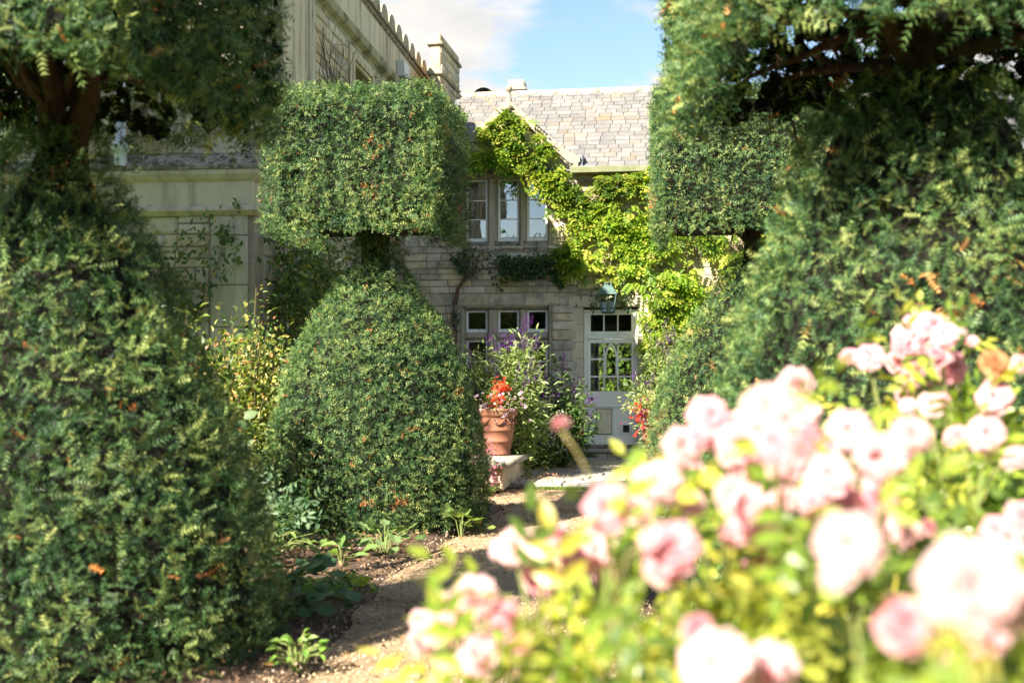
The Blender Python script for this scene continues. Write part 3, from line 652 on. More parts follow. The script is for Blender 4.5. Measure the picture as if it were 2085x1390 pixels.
# smooth corner pier, pilaster, band course, cornice, parapet mouldings
def ash(name, *bx, b=.012): return G().add(*bevbox(*bx, b)).build(name, M_ashlar, man)
z = 0
while z < 3.4:
    h = min(U(.42, .62), 3.44 - z); G().add(*bevbox(-5.60, -5.17, BY - .04, BY + .28, z + .003, z + h - .003, .01)).build('quoin', M_ashlar, mw); z += h
z = 4.12
while z < 6.5:
    h = min(U(.42, .62), 6.6 - z); G().add(*bevbox(-5.60, -5.19, BY - .03, BY + .28, z + .003, z + h - .003, .01)).build('quoin', M_ashlar, mw); z += h
def band(name, prof, y1, m=M_ashlar, front=True):
    """a moulding run along the bay front and down the side wall; prof = [(projection, z)] from bottom to top"""
    g = G(); V = []; n = len(prof)
    for p, z in prof: V.append((-12, BY - .02 - p, z))
    for p, z in prof: V.append((WX + p - .04, BY - .02 - p, z))
    for p, z in prof: V.append((WX + p - .04, y1, z))
    F = []
    for s in (0, 1):
        for i in range(n - 1): a = s * n + i; F += [(a, a + n, a + n + 1), (a, a + n + 1, a + 1)]
    return g.add(V, F).build(name, m, man)
band('band_course', [(-.1, 3.42), (.04, 3.42), (.10, 3.47), (.10, 3.50), (.05, 3.53), (.05, 3.80), (.09, 3.83), (.13, 3.88), (.13, 3.93), (.02, 3.94)], 14.9)
band('weathered_ledge', [(.02, 3.932), (.15, 3.932), (.16, 3.97), (.02, 4.12), (-.1, 4.14)], 14.9, M_weather)
band('cornice', [(-.02, 6.56), (.05, 6.58), (.06, 6.64), (.14, 6.69), (.16, 6.76), (.16, 6.80), (.02, 6.86), (-.1, 6.87)], 29.4, noisy_mat('mossy_cornice', (.27, .25, .15), (.42, .38, .27), 6, .9, .5, .01, c3=(.14, .13, .07), s3=3, t3=(.45, .62)))
g = G()                                                     # ashlar facing of the parapet, block by block
y = BY + .31
while y < 28:
    l = U(.8, 1.2); G().add(*bevbox(WX - .05, WX + .022, y + .002, y + l - .002, 6.88, 7.40, .004)).build('parapet_block', M_ashlar, man); y += l
band('parapet_moulding', [(-.02, 7.36), (.03, 7.38), (.10, 7.43), (.10, 7.47), (.04, 7.52), (-.3, 7.53)], 29.4, M_weather)
def merlon_mesh():
    g = G(); pr = []
    for i in range(9): a = math.pi * i / 8; pr.append((-.235 * math.cos(a), .05 + .19 * math.sin(a)))
    g.add(*prism([(-.235, 0)] + pr + [(.235, 0)], 0, -.22, .02)); pr2 = [(p[0] * 1.14, p[1] * 1.10) for p in pr]
    g.add(*prism([(-.285, 0), (-.285, .06)] + pr2 + [(.285, .06), (.285, 0)], 0, .021, .09)); return g.mesh('merlon', M_weather2)
me = merlon_mesh(); y = 15.0
while y < 25.0: put('merlon', me, man, (WX, y, 7.50), (0, 0, 0), (1, 1, 1)); y += .615
# pilaster and moulded strip
pil = G().add(*bevbox(WX - .02, WX + .12, 14.55, 15.62, 4.12, 6.56, .008)).build('pilaster', M_ashlar, man)
g = G()
for i, (p, a, b) in enumerate(((.09, 15.63, 15.8), (.12, 15.8, 15.88), (.06, 15.88, 16.05), (.09, 16.05, 16.12), (.04, 16.12, 16.4))): g.add(*bevbox(WX - .02, WX + p, a, b - .002, 4.1, 6.55, .012))
g.build('moulded_strip', M_ashlar, man)
# upper window in a stepped stone architrave, french window below
def side_window(y0, y1, z0, z1, arch, panes, parent):
    g = G()
    for k, (o, p) in enumerate(((.24, .05), (.14, .075), (.05, .045))) if arch else ((0, (.06, .03)),):
        i = (.14, .05, 0)[k] if arch else 0
        g.add(*bevbox(WX - .02, WX + p, y0 - o, y0 - i - .001, z0 - .05, z1 + o, .012)); g.add(*bevbox(WX - .02, WX + p, y1 + i + .001, y1 + o, z0 - .05, z1 + o, .012)); g.add(*bevbox(WX - .02, WX + p + .001, y0 - i, y1 + i, z1 + i + .001, z1 + o, .012))
    w = g.build('window', M_ashlar, parent); f = G(); X = WX - .20; t = .06
    nc, nr = panes
    f.add(*bevbox(X - .05, X, y0, y0 + t, z0, z1, .006)); f.add(*bevbox(X - .05, X, y1 - t, y1, z0, z1, .006)); f.add(*bevbox(X - .05, X - .001, y0 + t, y1 - t, z1 - t, z1, .006)); f.add(*bevbox(X - .05, X - .001, y0 + t, y1 - t, z0, z0 + t + .03, .006))
    for k in range(1, nc): yy = y0 + t + (y1 - y0 - 2 * t) * k / nc; f.add(*bevbox(X - .04, X - .006, yy - .014, yy + .014, z0 + t, z1 - t, .004))
    for k in range(1, nr): zz = z0 + t + (z1 - z0 - 2 * t) * k / nr; f.add(*bevbox(X - .041, X - .008, y0 + t, y1 - t, zz - .014, zz + .014, .004))
    f.build('sash_frame', M_white, w)
    for i in range(nc):
        for j in range(nr):
            a, b = [y0 + t + (y1 - y0 - 2 * t) * q / nc for q in (i, i + 1)]; c, d = [z0 + t + (z1 - z0 - 2 * t) * q / nr for q in (j, j + 1)]
            G().add([(X - .025, a, c), (X - .025, b, c), (X - .025, b, d), (X - .025, a, d)], [(0, 1, 2), (0, 2, 3)]).build('pane', M_glass, w)
    return w
side_window(*sw1, True, (2, 3), man); side_window(*sw2, False, (2, 5), man)
g = G(); g.add(*box(WX - 2.5, WX - 2.4, BY + .6, 29, 0, 7)); g.build('room_wall', M_dark, man)
# rainwater hopper, chimney, downpipe
G().add(*prism([(21.85, 6.90), (22.25, 6.90), (22.3, 7.16), (21.8, 7.16)], 0, WX + .03, WX + .16)).build('rainwater_hopper', plain('grey_metal', (.52, .55, .56), .5), man)
chm = G().add(*bevbox(-5.99, -5.75, 27.05, 29.1, 6.9, 9.06, .02)).build('chimney', M_rubble, cot)
for z0, z1, p in ((8.16, 8.26, .06), (8.80, 8.88, .06)): G().add(*bevbox(-5.99 - p, -5.75 + p, 27.05 - p, 29.1 + p, z0, z1, .02)).build('chimney_band', M_weather2, chm)
for z0, z1 in ((7.1, 8.15), (8.27, 8.79)): lay(chm, courses(27.07, 29.08, z0, z1, [], (.14, .2), (.25, .45)), lambda u, v, d: (-5.75 - d, u, v), math.pi / 2)
V, F = lathe([(.075, 0), (.075, .16), (.10, .17), (.11, .25), (.10, .27), (.06, .28), (.055, 1.2)], (-6.62, BY - .13, 3.98), 14); G().add(V, F).build('downpipe', M_frost, man, True)

KM = 1.153                                      # the range was drawn up at 5.1 m from the axis; its true offset is 5.9 m
def to_range(o, turn=R(2.5), cx=-5.88, cy=15.97):      # and it stands 2.5 degrees out of square with the cottage
    x, y = o.location[0] * KM - cx, o.location[1] * KM - cy; c, s = math.cos(turn), math.sin(turn)
    o.location = (cx + x * c - y * s, cy + x * s + y * c, 1.55 + KM * (o.location[2] - 1.55)); o.scale = (KM, KM, KM); o.rotation_euler = (0, 0, turn)
to_range(man)

# ------------------------------------------------------------------ paving
pav = sheet('paving', [(-4.4, 18.0), (1.1, 18.0), (1.1, 24.78), (-4.4, 24.78)], .05, M_mortar)
y = 18.0; first = True
while y < 24.6:
    d = .62 if first else U(.38, .7); d = min(d, 24.72 - y); x = -3.6 if first else -3.3 - U(0, .4)
    while x < 1.05:
        l = U(1.1, 1.6) if first else U(.5, 1.15); a = .012; l = 1.09 - x if x + l > .7 else l
        V, F = bevbox(x + a, x + l - a, y + a, y + d - a, .02, .085 + (.012 if first else 0) + U(-.006, .006), .012, .006)
        G().add(V, F).build('paving_stone', M_paving, pav); x += l
    y += d; first = False

# lantern above the door ----------------------------------------------
lan = thing('wall_lantern', 'green verdigris lantern hanging on the wall above the white door', 'lantern', (-1.93, CY - .35, 2.84))
LX, LY = -1.925, CY - .33
def frust(z0, h0, z1, h1): return np.array([[LX + sx * h, LY + sy * h, z] for z, h in ((z0, h0), (z1, h1)) for sx, sy in ((-1, -1), (1, -1), (1, 1), (-1, 1))])
g = G(); g.add(frust(3.20, .185, 3.235, .17), BOXQ); g.add(frust(3.236, .165, 3.36, .085), BOXQ); g.add(frust(3.361, .075, 3.41, .07), BOXQ); g.add(frust(3.411, .085, 3.44, .05), BOXQ); g.add(*tube([(LX, LY, 3.44), (LX, LY, 3.50)], .015))
g.build('lamp_cap', M_verdi, lan)
g = G(); A = frust(2.86, .115, 3.20, .165)
for i in range(4): g.add(*tube([A[i], A[i + 4]], .012, 5))
for lo in (0, 4):
    for i in range(4): g.add(*tube([A[lo + i], A[lo + (i + 1) % 4]], .012, 5))
for i in range(4): m0 = (A[i] + A[(i + 1) % 4]) / 2; m1 = (A[i + 4] + A[4 + (i + 1) % 4]) / 2; g.add(*tube([m0, m1], .006, 4))
g.add(frust(2.835, .09, 2.858, .118), BOXQ); g.build('lamp_frame', M_verdi, lan)
A = frust(2.862, .108, 3.198, .158); V, F = A, BOXQ[[4, 10, 5, 11, 2, 8, 3, 9]] if False else quads([[0, 1, 5, 4], [1, 2, 6, 5], [2, 3, 7, 6], [3, 0, 4, 7]])
G().add(V, F).build('lamp_glass', M_lampglass, lan)
for dx_ in (-.035, .035, 0):
    g = G(); g.add(*tube([(LX + dx_, LY + (.03 if dx_ == 0 else 0), 2.86), (LX + dx_, LY + (.03 if dx_ == 0 else 0), 3.02)], .012, 8)); g.add(*lathe([(.012, 0), (.017, .03), (0, .08)], (LX + dx_, LY + (.03 if dx_ == 0 else 0), 3.02), 8)); g.build('candle_bulb', M_white, lan)
g = G(); g.add(*tube([(LX, LY, 3.50), (LX, LY + .06, 3.56), (LX, LY + .18, 3.56), (LX, CY - .02, 3.42)], .014)); g.add(*bevbox(LX - .05, LX + .05, CY - .03, CY - .005, 3.3, 3.5, .006)); g.build('bracket', M_iron, lan)
G().add(*bevbox(-5.0, -4.93, CY - .06, CY - .02, 2.55, 2.95, .004)).build('vent_grille', plain('blue_grey_metal', (.10, .13, .18), .5), cot)

# ------------------------------------------------------------------ bench and pots
ben = thing('stone_bench', 'low grey stone bench with rounded slab under the terracotta pot', 'bench', (-3.2, 18.3, .09))
g = G(); pr = [(-3.62, .36)] + [(-2.76 + .05 * math.cos(t), .40 + .045 * math.sin(t)) for t in np.linspace(-1.57, 1.57, 7)] + [(-3.62, .445)]
g.add(*prism(pr, 1, 17.14, 19.55)); V, F = tube([(-3.62, 17.14, .402), (-2.76, 17.14, .402)], .044, 10); g.add(V, F); g.build('bench_top', noisy_mat('bench_stone', (.25, .225, .18), (.38, .345, .28), 7, .9, .6, .01, c3=(.15, .15, .10), s3=3, t3=(.5, .68)), ben, True)
for y0, y1 in ((17.26, 17.55), (17.56, 19.45)): G().add(*bevbox(-3.55, -2.80 - (.02 if y0 > 17.5 else 0), y0, y1, .04, .357, .015)).build('leg', M_rubble, ben)
tag(G().add(*bevbox(-3.35, -3.08, 16.85, 17.06, -.01, .17, .05, .02)).build('edging_stone', M_rubble), 'small rough stone lying at the foot of the stone bench', 'stone')

def pot_mesh(sc=1.):
    pr = [(0, 0), (.21, 0), (.215, .02), (.205, .05), (.232, .20), (.245, .205), (.252, .225), (.245, .245), (.262, .38), (.276, .385), (.282, .405), (.274, .425), (.288, .56), (.285, .60), (.30, .62), (.325, .635), (.33, .665), (.335, .70), (.345, .715), (.345, .735), (.33, .745), (.30, .74), (.285, .69), (.27, .62), (.0, .62)]
    return [(r * sc, z * sc) for r, z in pr]
pt = thing('terracotta_pot', 'large banded terracotta pot with garland relief standing on stone bench', 'pot', (-3.12, 18.75, .447))
G().add(*lathe(pot_mesh(.92), (-3.12, 18.75, .455), 40)).build('vessel', M_terra, pt, True)
for k in range(7):
    a0 = R(-150 + 50 * k); pts = []
    for i in range(9): a = a0 + R(44) * i / 8; r = .272; pts.append((-3.12 + r * math.cos(a), 18.75 + r * math.sin(a), .455 + .545 - .085 * math.sin(math.pi * i / 8)))
    G().add(*tube(pts, [.01, .014, .019, .022, .024, .022, .019, .014, .01], 6)).build('garland_relief', M_terra, pt, True)
G().add(*lathe([(.26, .0), (0, .03)], (-3.12, 18.75, 1.045), 16)).build('potting_soil', M_soil, pt)
for a in (-1.2, 0.2, 2.2): G().add(*bevbox(-3.12 + .15 * math.cos(a) - .03, -3.12 + .15 * math.cos(a) + .03, 18.75 + .15 * math.sin(a) - .03, 18.75 + .15 * math.sin(a) + .03, .445, .456, .003)).build('foot', M_terra, pt)
pt2 = thing('terracotta_pot', 'terracotta pot with red flowers half hidden behind the clipped yew by the door', 'pot', (-.86, 21.5, .085))
G().add(*lathe(pot_mesh(1.0), (-.86, 21.5, .34), 32)).build('vessel', M_terra, pt2, True); G().add(*bevbox(-1.12, -.6, 21.25, 21.75, .08, .339, .015)).build('plinth', M_rubble, pt2)
G().add(*lathe([(.28, .0), (0, .03)], (-.86, 21.5, .98), 16)).build('potting_soil', M_soil, pt2)
pt3 = thing('flower_pot', 'small dark pot of orange and red marigolds left of the doorstep', 'pot', (-2.62, 24.0, .085))
G().add(*lathe([(0, 0), (.13, 0), (.17, .3), (.185, .3), (.185, .34), (.165, .34), (.15, .28), (0, .28)], (-2.62, 24.0, .086), 20)).build('vessel', M_iron, pt3, True)
G().add(*lathe([(.15, 0), (0, .02)], (-2.62, 24.0, .375), 12)).build('potting_soil', M_soil, pt3)

# ------------------------------------------------------------------ yews
SPN = [t_sprig(5, 1, .36, .09, i) for i in range(3)]; SPM = [t_sprig(3, 1, .48, .16, 5 + i) for i in range(3)]
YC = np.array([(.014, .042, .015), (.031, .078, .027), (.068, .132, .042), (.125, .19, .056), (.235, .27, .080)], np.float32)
CAMP = np.array([0, 0, 1.55])
def branch(p, d, l, r, bend=.35, n=7, rs=None):
    """wandering tapered limb"""
    pts = [np.array(p, float)]; d = np.array(d, float) / np.linalg.norm(d); rr = rs or rng
    for i in range(n - 1):
        d = d + rr.normal(size=3) * bend * .45; d /= np.linalg.norm(d); pts.append(pts[-1] + d * l / (n - 1))
    return np.array(pts), np.linspace(r, r * .35, n)
def foliage(g, P, Nn, near, dens_scale=1., dead=.012):
    n = len(P)
    disp = (.015 if near else .010) * vnoise(P, 2.1, 1) + (.022 if near else .018) * vnoise(P, 6.5, 2) + (.075 if near else .080) * vnoise(P, 12 if near else 14, 3) + rng.normal(size=n) * .016 - .012
    disp = np.minimum(disp, .012 + rng.random(n) * .022)           # the shears take off whatever stands proud
    P = P + Nn * disp[:, None]
    T = Nn * .26 + np.array([0, 0, .18]) + rng.normal(size=(n, 3)) * .62
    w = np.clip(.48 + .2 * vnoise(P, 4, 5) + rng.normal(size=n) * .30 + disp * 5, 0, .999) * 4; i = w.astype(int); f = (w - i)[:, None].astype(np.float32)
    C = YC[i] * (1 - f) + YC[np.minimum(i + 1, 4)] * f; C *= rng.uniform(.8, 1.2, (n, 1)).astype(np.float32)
    m = (vnoise(P, 3.0, 9) > .60) & (vnoise(P, 10, 4) > .25) & (rng.random(n) < .45) | (rng.random(n) < dead * .35)
    C[m] = pick([(.48, .17, .05), (.38, .13, .04), (.52, .25, .09)], int(m.sum()))
    sc = rng.uniform(.6, 1.4, n) * (.070 if near else .045) * dens_scale; k = rng.integers(0, 3, n)
    nr = Nn + rng.normal(size=(n, 3)) * .55 + [0, 0, .3]
    for j in range(3):
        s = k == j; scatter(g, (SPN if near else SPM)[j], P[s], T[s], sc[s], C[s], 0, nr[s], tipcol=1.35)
def sample_box(c, h, rot, n_per, bottom=.28, inset=.0):
    hx, hy, z0, z1 = h; out = []; nn = []; cr, sr = math.cos(rot), math.sin(rot)
    for (ax, s, a, b) in ((0, 1, hy * 2, z1 - z0), (0, -1, hy * 2, z1 - z0), (1, 1, hx * 2, z1 - z0), (1, -1, hx * 2, z1 - z0), (2, 1, hx * 2, hy * 2), (2, -1, hx * 2, hy * 2)):
        k = int(a * b * n_per * (bottom if (ax, s) == (2, -1) else 1)); u, v = rng.uniform(-.5, .5, (2, k)); q = np.zeros((k, 3)); nr = np.zeros((k, 3)); nr[:, ax] = s
        if ax == 0: q[:, 0] = s * (hx - inset); q[:, 1] = u * a; q[:, 2] = (z0 + z1) / 2 + v * b
        elif ax == 1: q[:, 1] = s * (hy - inset); q[:, 0] = u * a; q[:, 2] = (z0 + z1) / 2 + v * b
        else:
            q[:, 0] = u * a; q[:, 1] = v * b; q[:, 2] = (z1 - inset) if s > 0 else z0 + inset
            if s < 0:      # the underside is leafy only towards its rim
                e = np.minimum(hx - np.abs(q[:, 0]), hy - np.abs(q[:, 1])); keep = rng.random(k) < np.exp(-(e / .16) ** 2) + .06; q = q[keep]; nr = nr[keep]
                q[:, 2] += np.minimum(.35, np.maximum(0, hx - np.abs(q[:, 0])) * .25)
        # round the arrises
        for d0 in (0, 1):
            pass
        out.append(q); nn.append(nr)
    P = np.concatenate(out); Q = np.concatenate(nn)
    ex = np.clip((np.abs(P[:, 0]) - (hx - .07)) / .07, 0, 1); ey = np.clip((np.abs(P[:, 1]) - (hy - .07)) / .07, 0, 1); ez = np.clip((np.abs(P[:, 2] - (z0 + z1) / 2) - ((z1 - z0) / 2 - .07)) / .07, 0, 1)
    D = np.stack([np.sign(P[:, 0]) * ex, np.sign(P[:, 1]) * ey, np.sign(P[:, 2] - (z0 + z1) / 2) * ez], 1) + Q * .4; k = (ex > .05).astype(int) + (ey > .05) + (ez > .05)
    P = P - np.where((k > 1)[:, None], D * .014, 0); Q = unit(D)
    rot2 = lambda A: np.c_[A[:, 0] * cr - A[:, 1] * sr, A[:, 0] * sr + A[:, 1] * cr, A[:, 2]]
    return rot2(P) + [c[0], c[1], 0], rot2(Q)
def sample_dome(c, prof, n_per, inset=0.):
    Z = np.array([p[0] for p in prof]); Rr = np.array([p[1] for p in prof]) - inset
    zz = np.linspace(Z[0], Z[-1], 200); rr = np.interp(zz, Z, Rr); dr_ = np.gradient(rr, zz); dA = 2 * math.pi * rr * np.sqrt(1 + dr_ ** 2) * (zz[1] - zz[0]); n = int(dA.sum() * n_per)
    k = rng.choice(200, n, p=dA / dA.sum()); z = zz[k] + rng.uniform(-.5, .5, n) * (zz[1] - zz[0]); r = np.interp(z, Z, Rr); a = rng.uniform(0, 2 * math.pi, n)
    return np.c_[c[0] + r * np.cos(a), c[1] + r * np.sin(a), z], unit(np.c_[np.cos(a), np.sin(a), -dr_[k]])
def cull(P, Nn, keep_back, lim=.3, skirt=None):
    v = unit(CAMP - P); f = (v * Nn).sum(1); m = (f > -lim) | (rng.random(len(P)) < keep_back)
    if skirt is not None: m |= (P[:, 2] < skirt) & (rng.random(len(P)) < .9)
    return P[m], Nn[m]
def yew(label, c, box_c, h, rot, prof, near, dens, hollow, limbs, trunk_r=.13, trunks=1):
    t = thing('clipped_yew', label, 'topiary', (c[0], c[1], 0), 'yews clipped as domes topped with square blocks')
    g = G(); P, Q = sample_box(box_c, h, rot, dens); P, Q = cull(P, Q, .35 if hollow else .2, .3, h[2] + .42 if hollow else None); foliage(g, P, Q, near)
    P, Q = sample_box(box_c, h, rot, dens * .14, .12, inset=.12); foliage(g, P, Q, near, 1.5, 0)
    if not hollow:
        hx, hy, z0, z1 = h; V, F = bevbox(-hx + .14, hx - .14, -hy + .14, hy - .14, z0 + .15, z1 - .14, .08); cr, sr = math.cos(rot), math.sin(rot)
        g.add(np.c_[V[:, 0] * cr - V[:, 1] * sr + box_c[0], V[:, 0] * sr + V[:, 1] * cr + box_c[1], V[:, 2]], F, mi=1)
    else:
        P, Q = sample_box(box_c, h, rot, dens * .15, .0, inset=.22); foliage(g, P, Q, near, 2.0, 0)
        P, Q = sample_box(box_c, h, rot, 300, .0, inset=.20); m = ((vnoise(P, 3.2, 3) < .52) | (Q[:, 2] > .5)) & (P[:, 2] > h[2] + .15); P, Q = P[m], Q[m]      # near-black inner wall painting twigs and shade inside the crown, thin here and there
        scatter(g, ROUND, P, np.cross(Q, rng.normal(size=P.shape)), rng.uniform(.07, .15, len(P)), np.full((len(P), 3), .5), 1, Q + rng.normal(size=P.shape) * .25)
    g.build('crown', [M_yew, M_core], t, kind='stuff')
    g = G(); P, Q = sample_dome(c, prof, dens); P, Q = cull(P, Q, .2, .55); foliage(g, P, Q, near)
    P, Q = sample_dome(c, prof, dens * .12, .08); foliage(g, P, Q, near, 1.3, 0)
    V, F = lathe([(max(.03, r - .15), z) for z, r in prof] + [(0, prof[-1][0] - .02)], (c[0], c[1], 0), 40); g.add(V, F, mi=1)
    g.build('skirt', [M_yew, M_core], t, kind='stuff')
    zt = prof[-1][0]; hx, hy, z0, z1 = h
    for k in range(trunks):
        ox, oy = (U(-.12, .12), U(-.12, .12)) if trunks > 1 else (0, 0)
        pts = np.array([(c[0] + ox * 1.2, c[1] + oy, zt - .7), (c[0] + ox, c[1] + oy, zt - .1), (c[0] + ox * 1.6 + U(-.03, .03), c[1] + oy * 1.6, z0 + .15), (box_c[0] + ox * 3, box_c[1] + oy * 3, z0 + .6), (box_c[0] + ox * 5, box_c[1] + oy * 5, z1 - .3)])
        G().add(*tube(pts, [trunk_r * 1.15, trunk_r, trunk_r * .85, trunk_r * .6, trunk_r * .25], 9)).build('trunk', M_bark, t, True)
    cr, sr = math.cos(rot), math.sin(rot)
    for k in range(limbs):
        a = 2 * math.pi * (k + U(-.3, .3)) / limbs; zs = zt + U(0, .55); e = np.array([math.cos(a), math.sin(a)]); e = e / max(abs(e[0]) / (hx - .1), abs(e[1]) / (hy - .1)) * U(.75, .98)
        end = np.array([box_c[0] + e[0] * cr - e[1] * sr, box_c[1] + e[0] * sr + e[1] * cr, z0 + U(.12, 1.0)]); st_ = np.array([c[0] + .06 * math.cos(a), c[1] + .06 * math.sin(a), zs])
        n = 9; s = np.linspace(0, 1, n)[:, None]; pts = st_ * (1 - s) + end * s; wob = np.cumsum(rng.normal(size=(n, 3)), 0) * .028; wob[0] = 0; pts = pts + wob * np.sin(s * math.pi) ** .5; pts[:, 2] += .10 * np.sin(s[:, 0] * math.pi)
        r0 = trunk_r * U(.22, .42); lm = G().add(*tube(pts, np.linspace(r0, r0 * .3, n), 6)).build('limb', M_bark, t, True)
        tw = G()
        for q in range(5):
            i = int(rng.integers(3, n)); d = pts[i] - pts[i - 1] + rng.normal(size=3) * .12 + [0, 0, .04]; pp, rr = branch(pts[i], d, U(.3, .6), r0 * .3, .5, 5); tw.add(*tube(pp, rr, 4))
        tw.build('twigs', M_bark, lm, kind='stuff')
    return t
PRO = [(.03, 1.11), (.2, 1.17), (.7, 1.16), (1.18, 1.07), (1.5, .98), (1.8, .87), (2.18, .665), (2.44, .47), (2.6, .37), (2.8, .27), (3.05, .2)]
PRL = [(.03, 1.2), (.24, 1.23), (.52, 1.19), (.93, 1.10), (1.34, .94), (1.81, .72), (2.05, .65), (2.25, .57), (2.5, .42), (2.86, .24), (2.98, .18)]
PRR = [(.03, 1.16), (.5, 1.19), (1.0, 1.14), (1.49, 1.05), (1.815, .96), (2.0, .90), (2.34, .76), (2.6, .70), (2.8, .62), (2.95, .52), (3.1, .36)]
yew('clipped yew at left edge nearest the lens, its block cut off by the frame', (-3.62, 6.7), (-3.56, 6.45), (.94, 1.22, 2.99, 4.5), 0, PRL, True, 1300, True, 20, .075, 3)
yew('clipped yew with complete block and dome left of the gravel path', (-3.47, 13.05), (-3.53, 13.05), (.88, .95, 3.0, 4.46), 0, PRO, False, 2700, False, 8, .09, 2)
yew('clipped yew beside the white door, mostly hidden behind a nearer yew', (.46, 14.1), (.36, 14.1), (.95, .92, 3.06, 4.6), 0, PRO, False, 1900, False, 8, .10, 1)
yew('largest clipped yew at right edge behind the pink roses, its underside showing branches', (1.10, 6.95), (1.12, 6.95), (1.24, 1.42, 3.05, 4.7), R(7), PRR, True, 1150, True, 22, .12, 1)
# ------------------------------------------------------------------ climbers and shrubs
def in_poly(P, poly):
    x, y = P[:, 0], P[:, 1]; c = np.zeros(len(P), bool); n = len(poly)
    for i in range(n):
        x0, y0 = poly[i]; x1, y1 = poly[(i + 1) % n]; c ^= ((y0 > y) != (y1 > y)) & (x < (x1 - x0) * (y - y0) / (y1 - y0 + 1e-12) + x0)
    return c
def poly_pts(poly, n):
    p = np.asarray(poly); lo, hi = p.min(0), p.max(0); out = np.zeros((0, 2))
    while len(out) < n: q = rng.uniform(lo, hi, (n * 2, 2)); out = np.concatenate([out, q[in_poly(q, poly)]])
    return out[:n]
def clumpy(Q, sc, cut, seed): P = np.c_[Q, np.zeros(len(Q))]; return vnoise(P, sc, seed) > cut
wis = thing('wisteria', 'bright lime green wisteria trained over the dormer and cottage wall', 'climber', (-.9, CY - .1, .05))
WP = [([(-4.95, 5.55), (-4.75, 6.15), (-4.3, 6.55), (-3.9, 6.8), (-3.4, 6.65), (-3.1, 6.2), (-2.75, 5.75), (-2.5, 5.35), (-2.75, 5.0), (-3.1, 5.35), (-3.6, 5.25), (-3.95, 5.3), (-4.0, 5.75), (-4.5, 5.8)], 760, .10, .34),
      ([(-3.2, 5.3), (-2.6, 5.6), (-2.0, 5.5), (-1.2, 5.6), (-.3, 5.7), (-.2, 4.8), (-.7, 4.2), (-.8, 3.6), (-1.2, 3.5), (-1.6, 3.75), (-2.2, 3.5), (-2.7, 3.9), (-2.1, 4.35), (-2.7, 4.45), (-3.2, 4.8)], 1150, .08, .42),
      ([(-1.5, 4.2), (1.2, 4.6), (1.4, 2.2), (-.2, 1.9), (-.9, 2.5), (-1.2, 3.1), (-1.75, 3.45)], 900, .08, .5),
      ([(-3.0, 4.1), (-2.6, 4.35), (-2.1, 4.1), (-1.8, 3.6), (-2.1, 3.35), (-2.6, 3.5)], 170, .08, .3),
      ([(-1.2, 2.9), (-.4, 2.8), (-.5, 1.2), (-1.1, 1.3), (-1.3, 2.2)], 260, .08, .4)]
g = G()
for poly, n, d0, d1 in WP:
    Q = poly_pts(poly, n * 3); k = clumpy(Q, 2.6, -.25 if n == 760 else .15, 3) | (rng.random(len(Q)) < .08); Q = Q[k][:n]; n = len(Q)
    bul = .5 + .5 * vnoise(np.c_[Q, np.zeros(n)], 2.2, 3); dep = d0 + (d1 - d0) * np.clip(bul, 0, 1) * rng.random(n) ** .6
    P = np.c_[Q[:, 0], CY - .03 - dep, Q[:, 1]]; T = np.c_[rng.normal(size=n) * .55, -.75 - .3 * rng.random(n), -.35 + rng.normal(size=n) * .4]
    nr = np.c_[rng.normal(size=n) * .3, -.6 + rng.normal(size=n) * .3, .8 + rng.normal(size=n) * .2]
    C = pick([(.27, .37, .04), (.18, .30, .035), (.38, .44, .06), (.10, .20, .03), (.48, .47, .09)], n, [.30, .25, .24, .12, .09]); C *= (.8 + .35 * vnoise(P, 1.6, 8))[:, None].astype(np.float32)
    scatter(g, WIST, P, T, rng.uniform(.20, .36, n), C, 0, nr)
g.build('foliage', M_wist, wis, kind='stuff')
g = G()
def wall_stem(pts, r0, r1, sides=6, g=g, col=(.20, .15, .10), amp=.03):
    P = np.array(pts, float); s = np.linspace(0, 1, 6 * len(P)); t = np.linspace(0, 1, len(P)); Q = np.c_[[np.interp(s, t, P[:, i]) for i in range(3)]].T; Q += np.c_[vnoise(Q, 3, 1), .3 * vnoise(Q, 3, 2), vnoise(Q, 3, 3)] * amp
    g.add(*tube(Q, np.linspace(r0, r1, len(Q)), sides), C=col)
y = CY - .07
wall_stem([(-.75, y, 0), (-.8, y, 1.6), (-.7, y, 3.2), (-1.1, y, 4.4), (-1.4, y, 5.3), (-2.4, y, 5.45), (-3.0, y, 5.2), (-3.3, y, 5.9), (-3.9, y - .04, 6.7)], .045, .012)
wall_stem([(-.7, y, 3.2), (-1.6, y, 3.65), (-2.5, y, 3.9)], .03, .01); wall_stem([(-1.1, y, 4.4), (-1.9, y, 4.5), (-2.9, y, 4.75)], .03, .01); wall_stem([(-.7, y, 3), (-.2, y, 4.2), (.6, y, 4.6)], .03, .01)
for k in range(26):
    x0, z0 = U(-2.6, -.2), U(3.6, 5.2); wall_stem([(x0, y - .12, z0), (x0 + U(-.08, .08), y - .2, z0 - U(.3, .8))], .006, .004, 4, col=(.36, .27, .15))
wall_stem([(-3.9, CY - .1, 6.7), (-4.3, CY - .2, 7.05), (-4.75, CY - .12, 7.25)], .012, .005, col=(.4, .3, .15))
g.build('stem', M_stem, wis, kind='stuff')
def climber(name, label, loc, spec_, stems, col, leafs, cat='climber', tm=LEAF, m=M_leaf, ranged=False):
    t = thing(name, label, cat, loc); g = G()
    for P, T, nr, sc in spec_: scatter(g, tm, P, T, sc, pick(*col(len(P))), 0, nr)
    if spec_: g.build('foliage', m, t, kind='stuff')
    g = G()
    for pts, r0, r1, c in stems: wall_stem(pts, r0, r1, 5, g, c, .05)
    g.build('stem', M_stem, t, kind='stuff')
    if ranged: to_range(t)
    return t
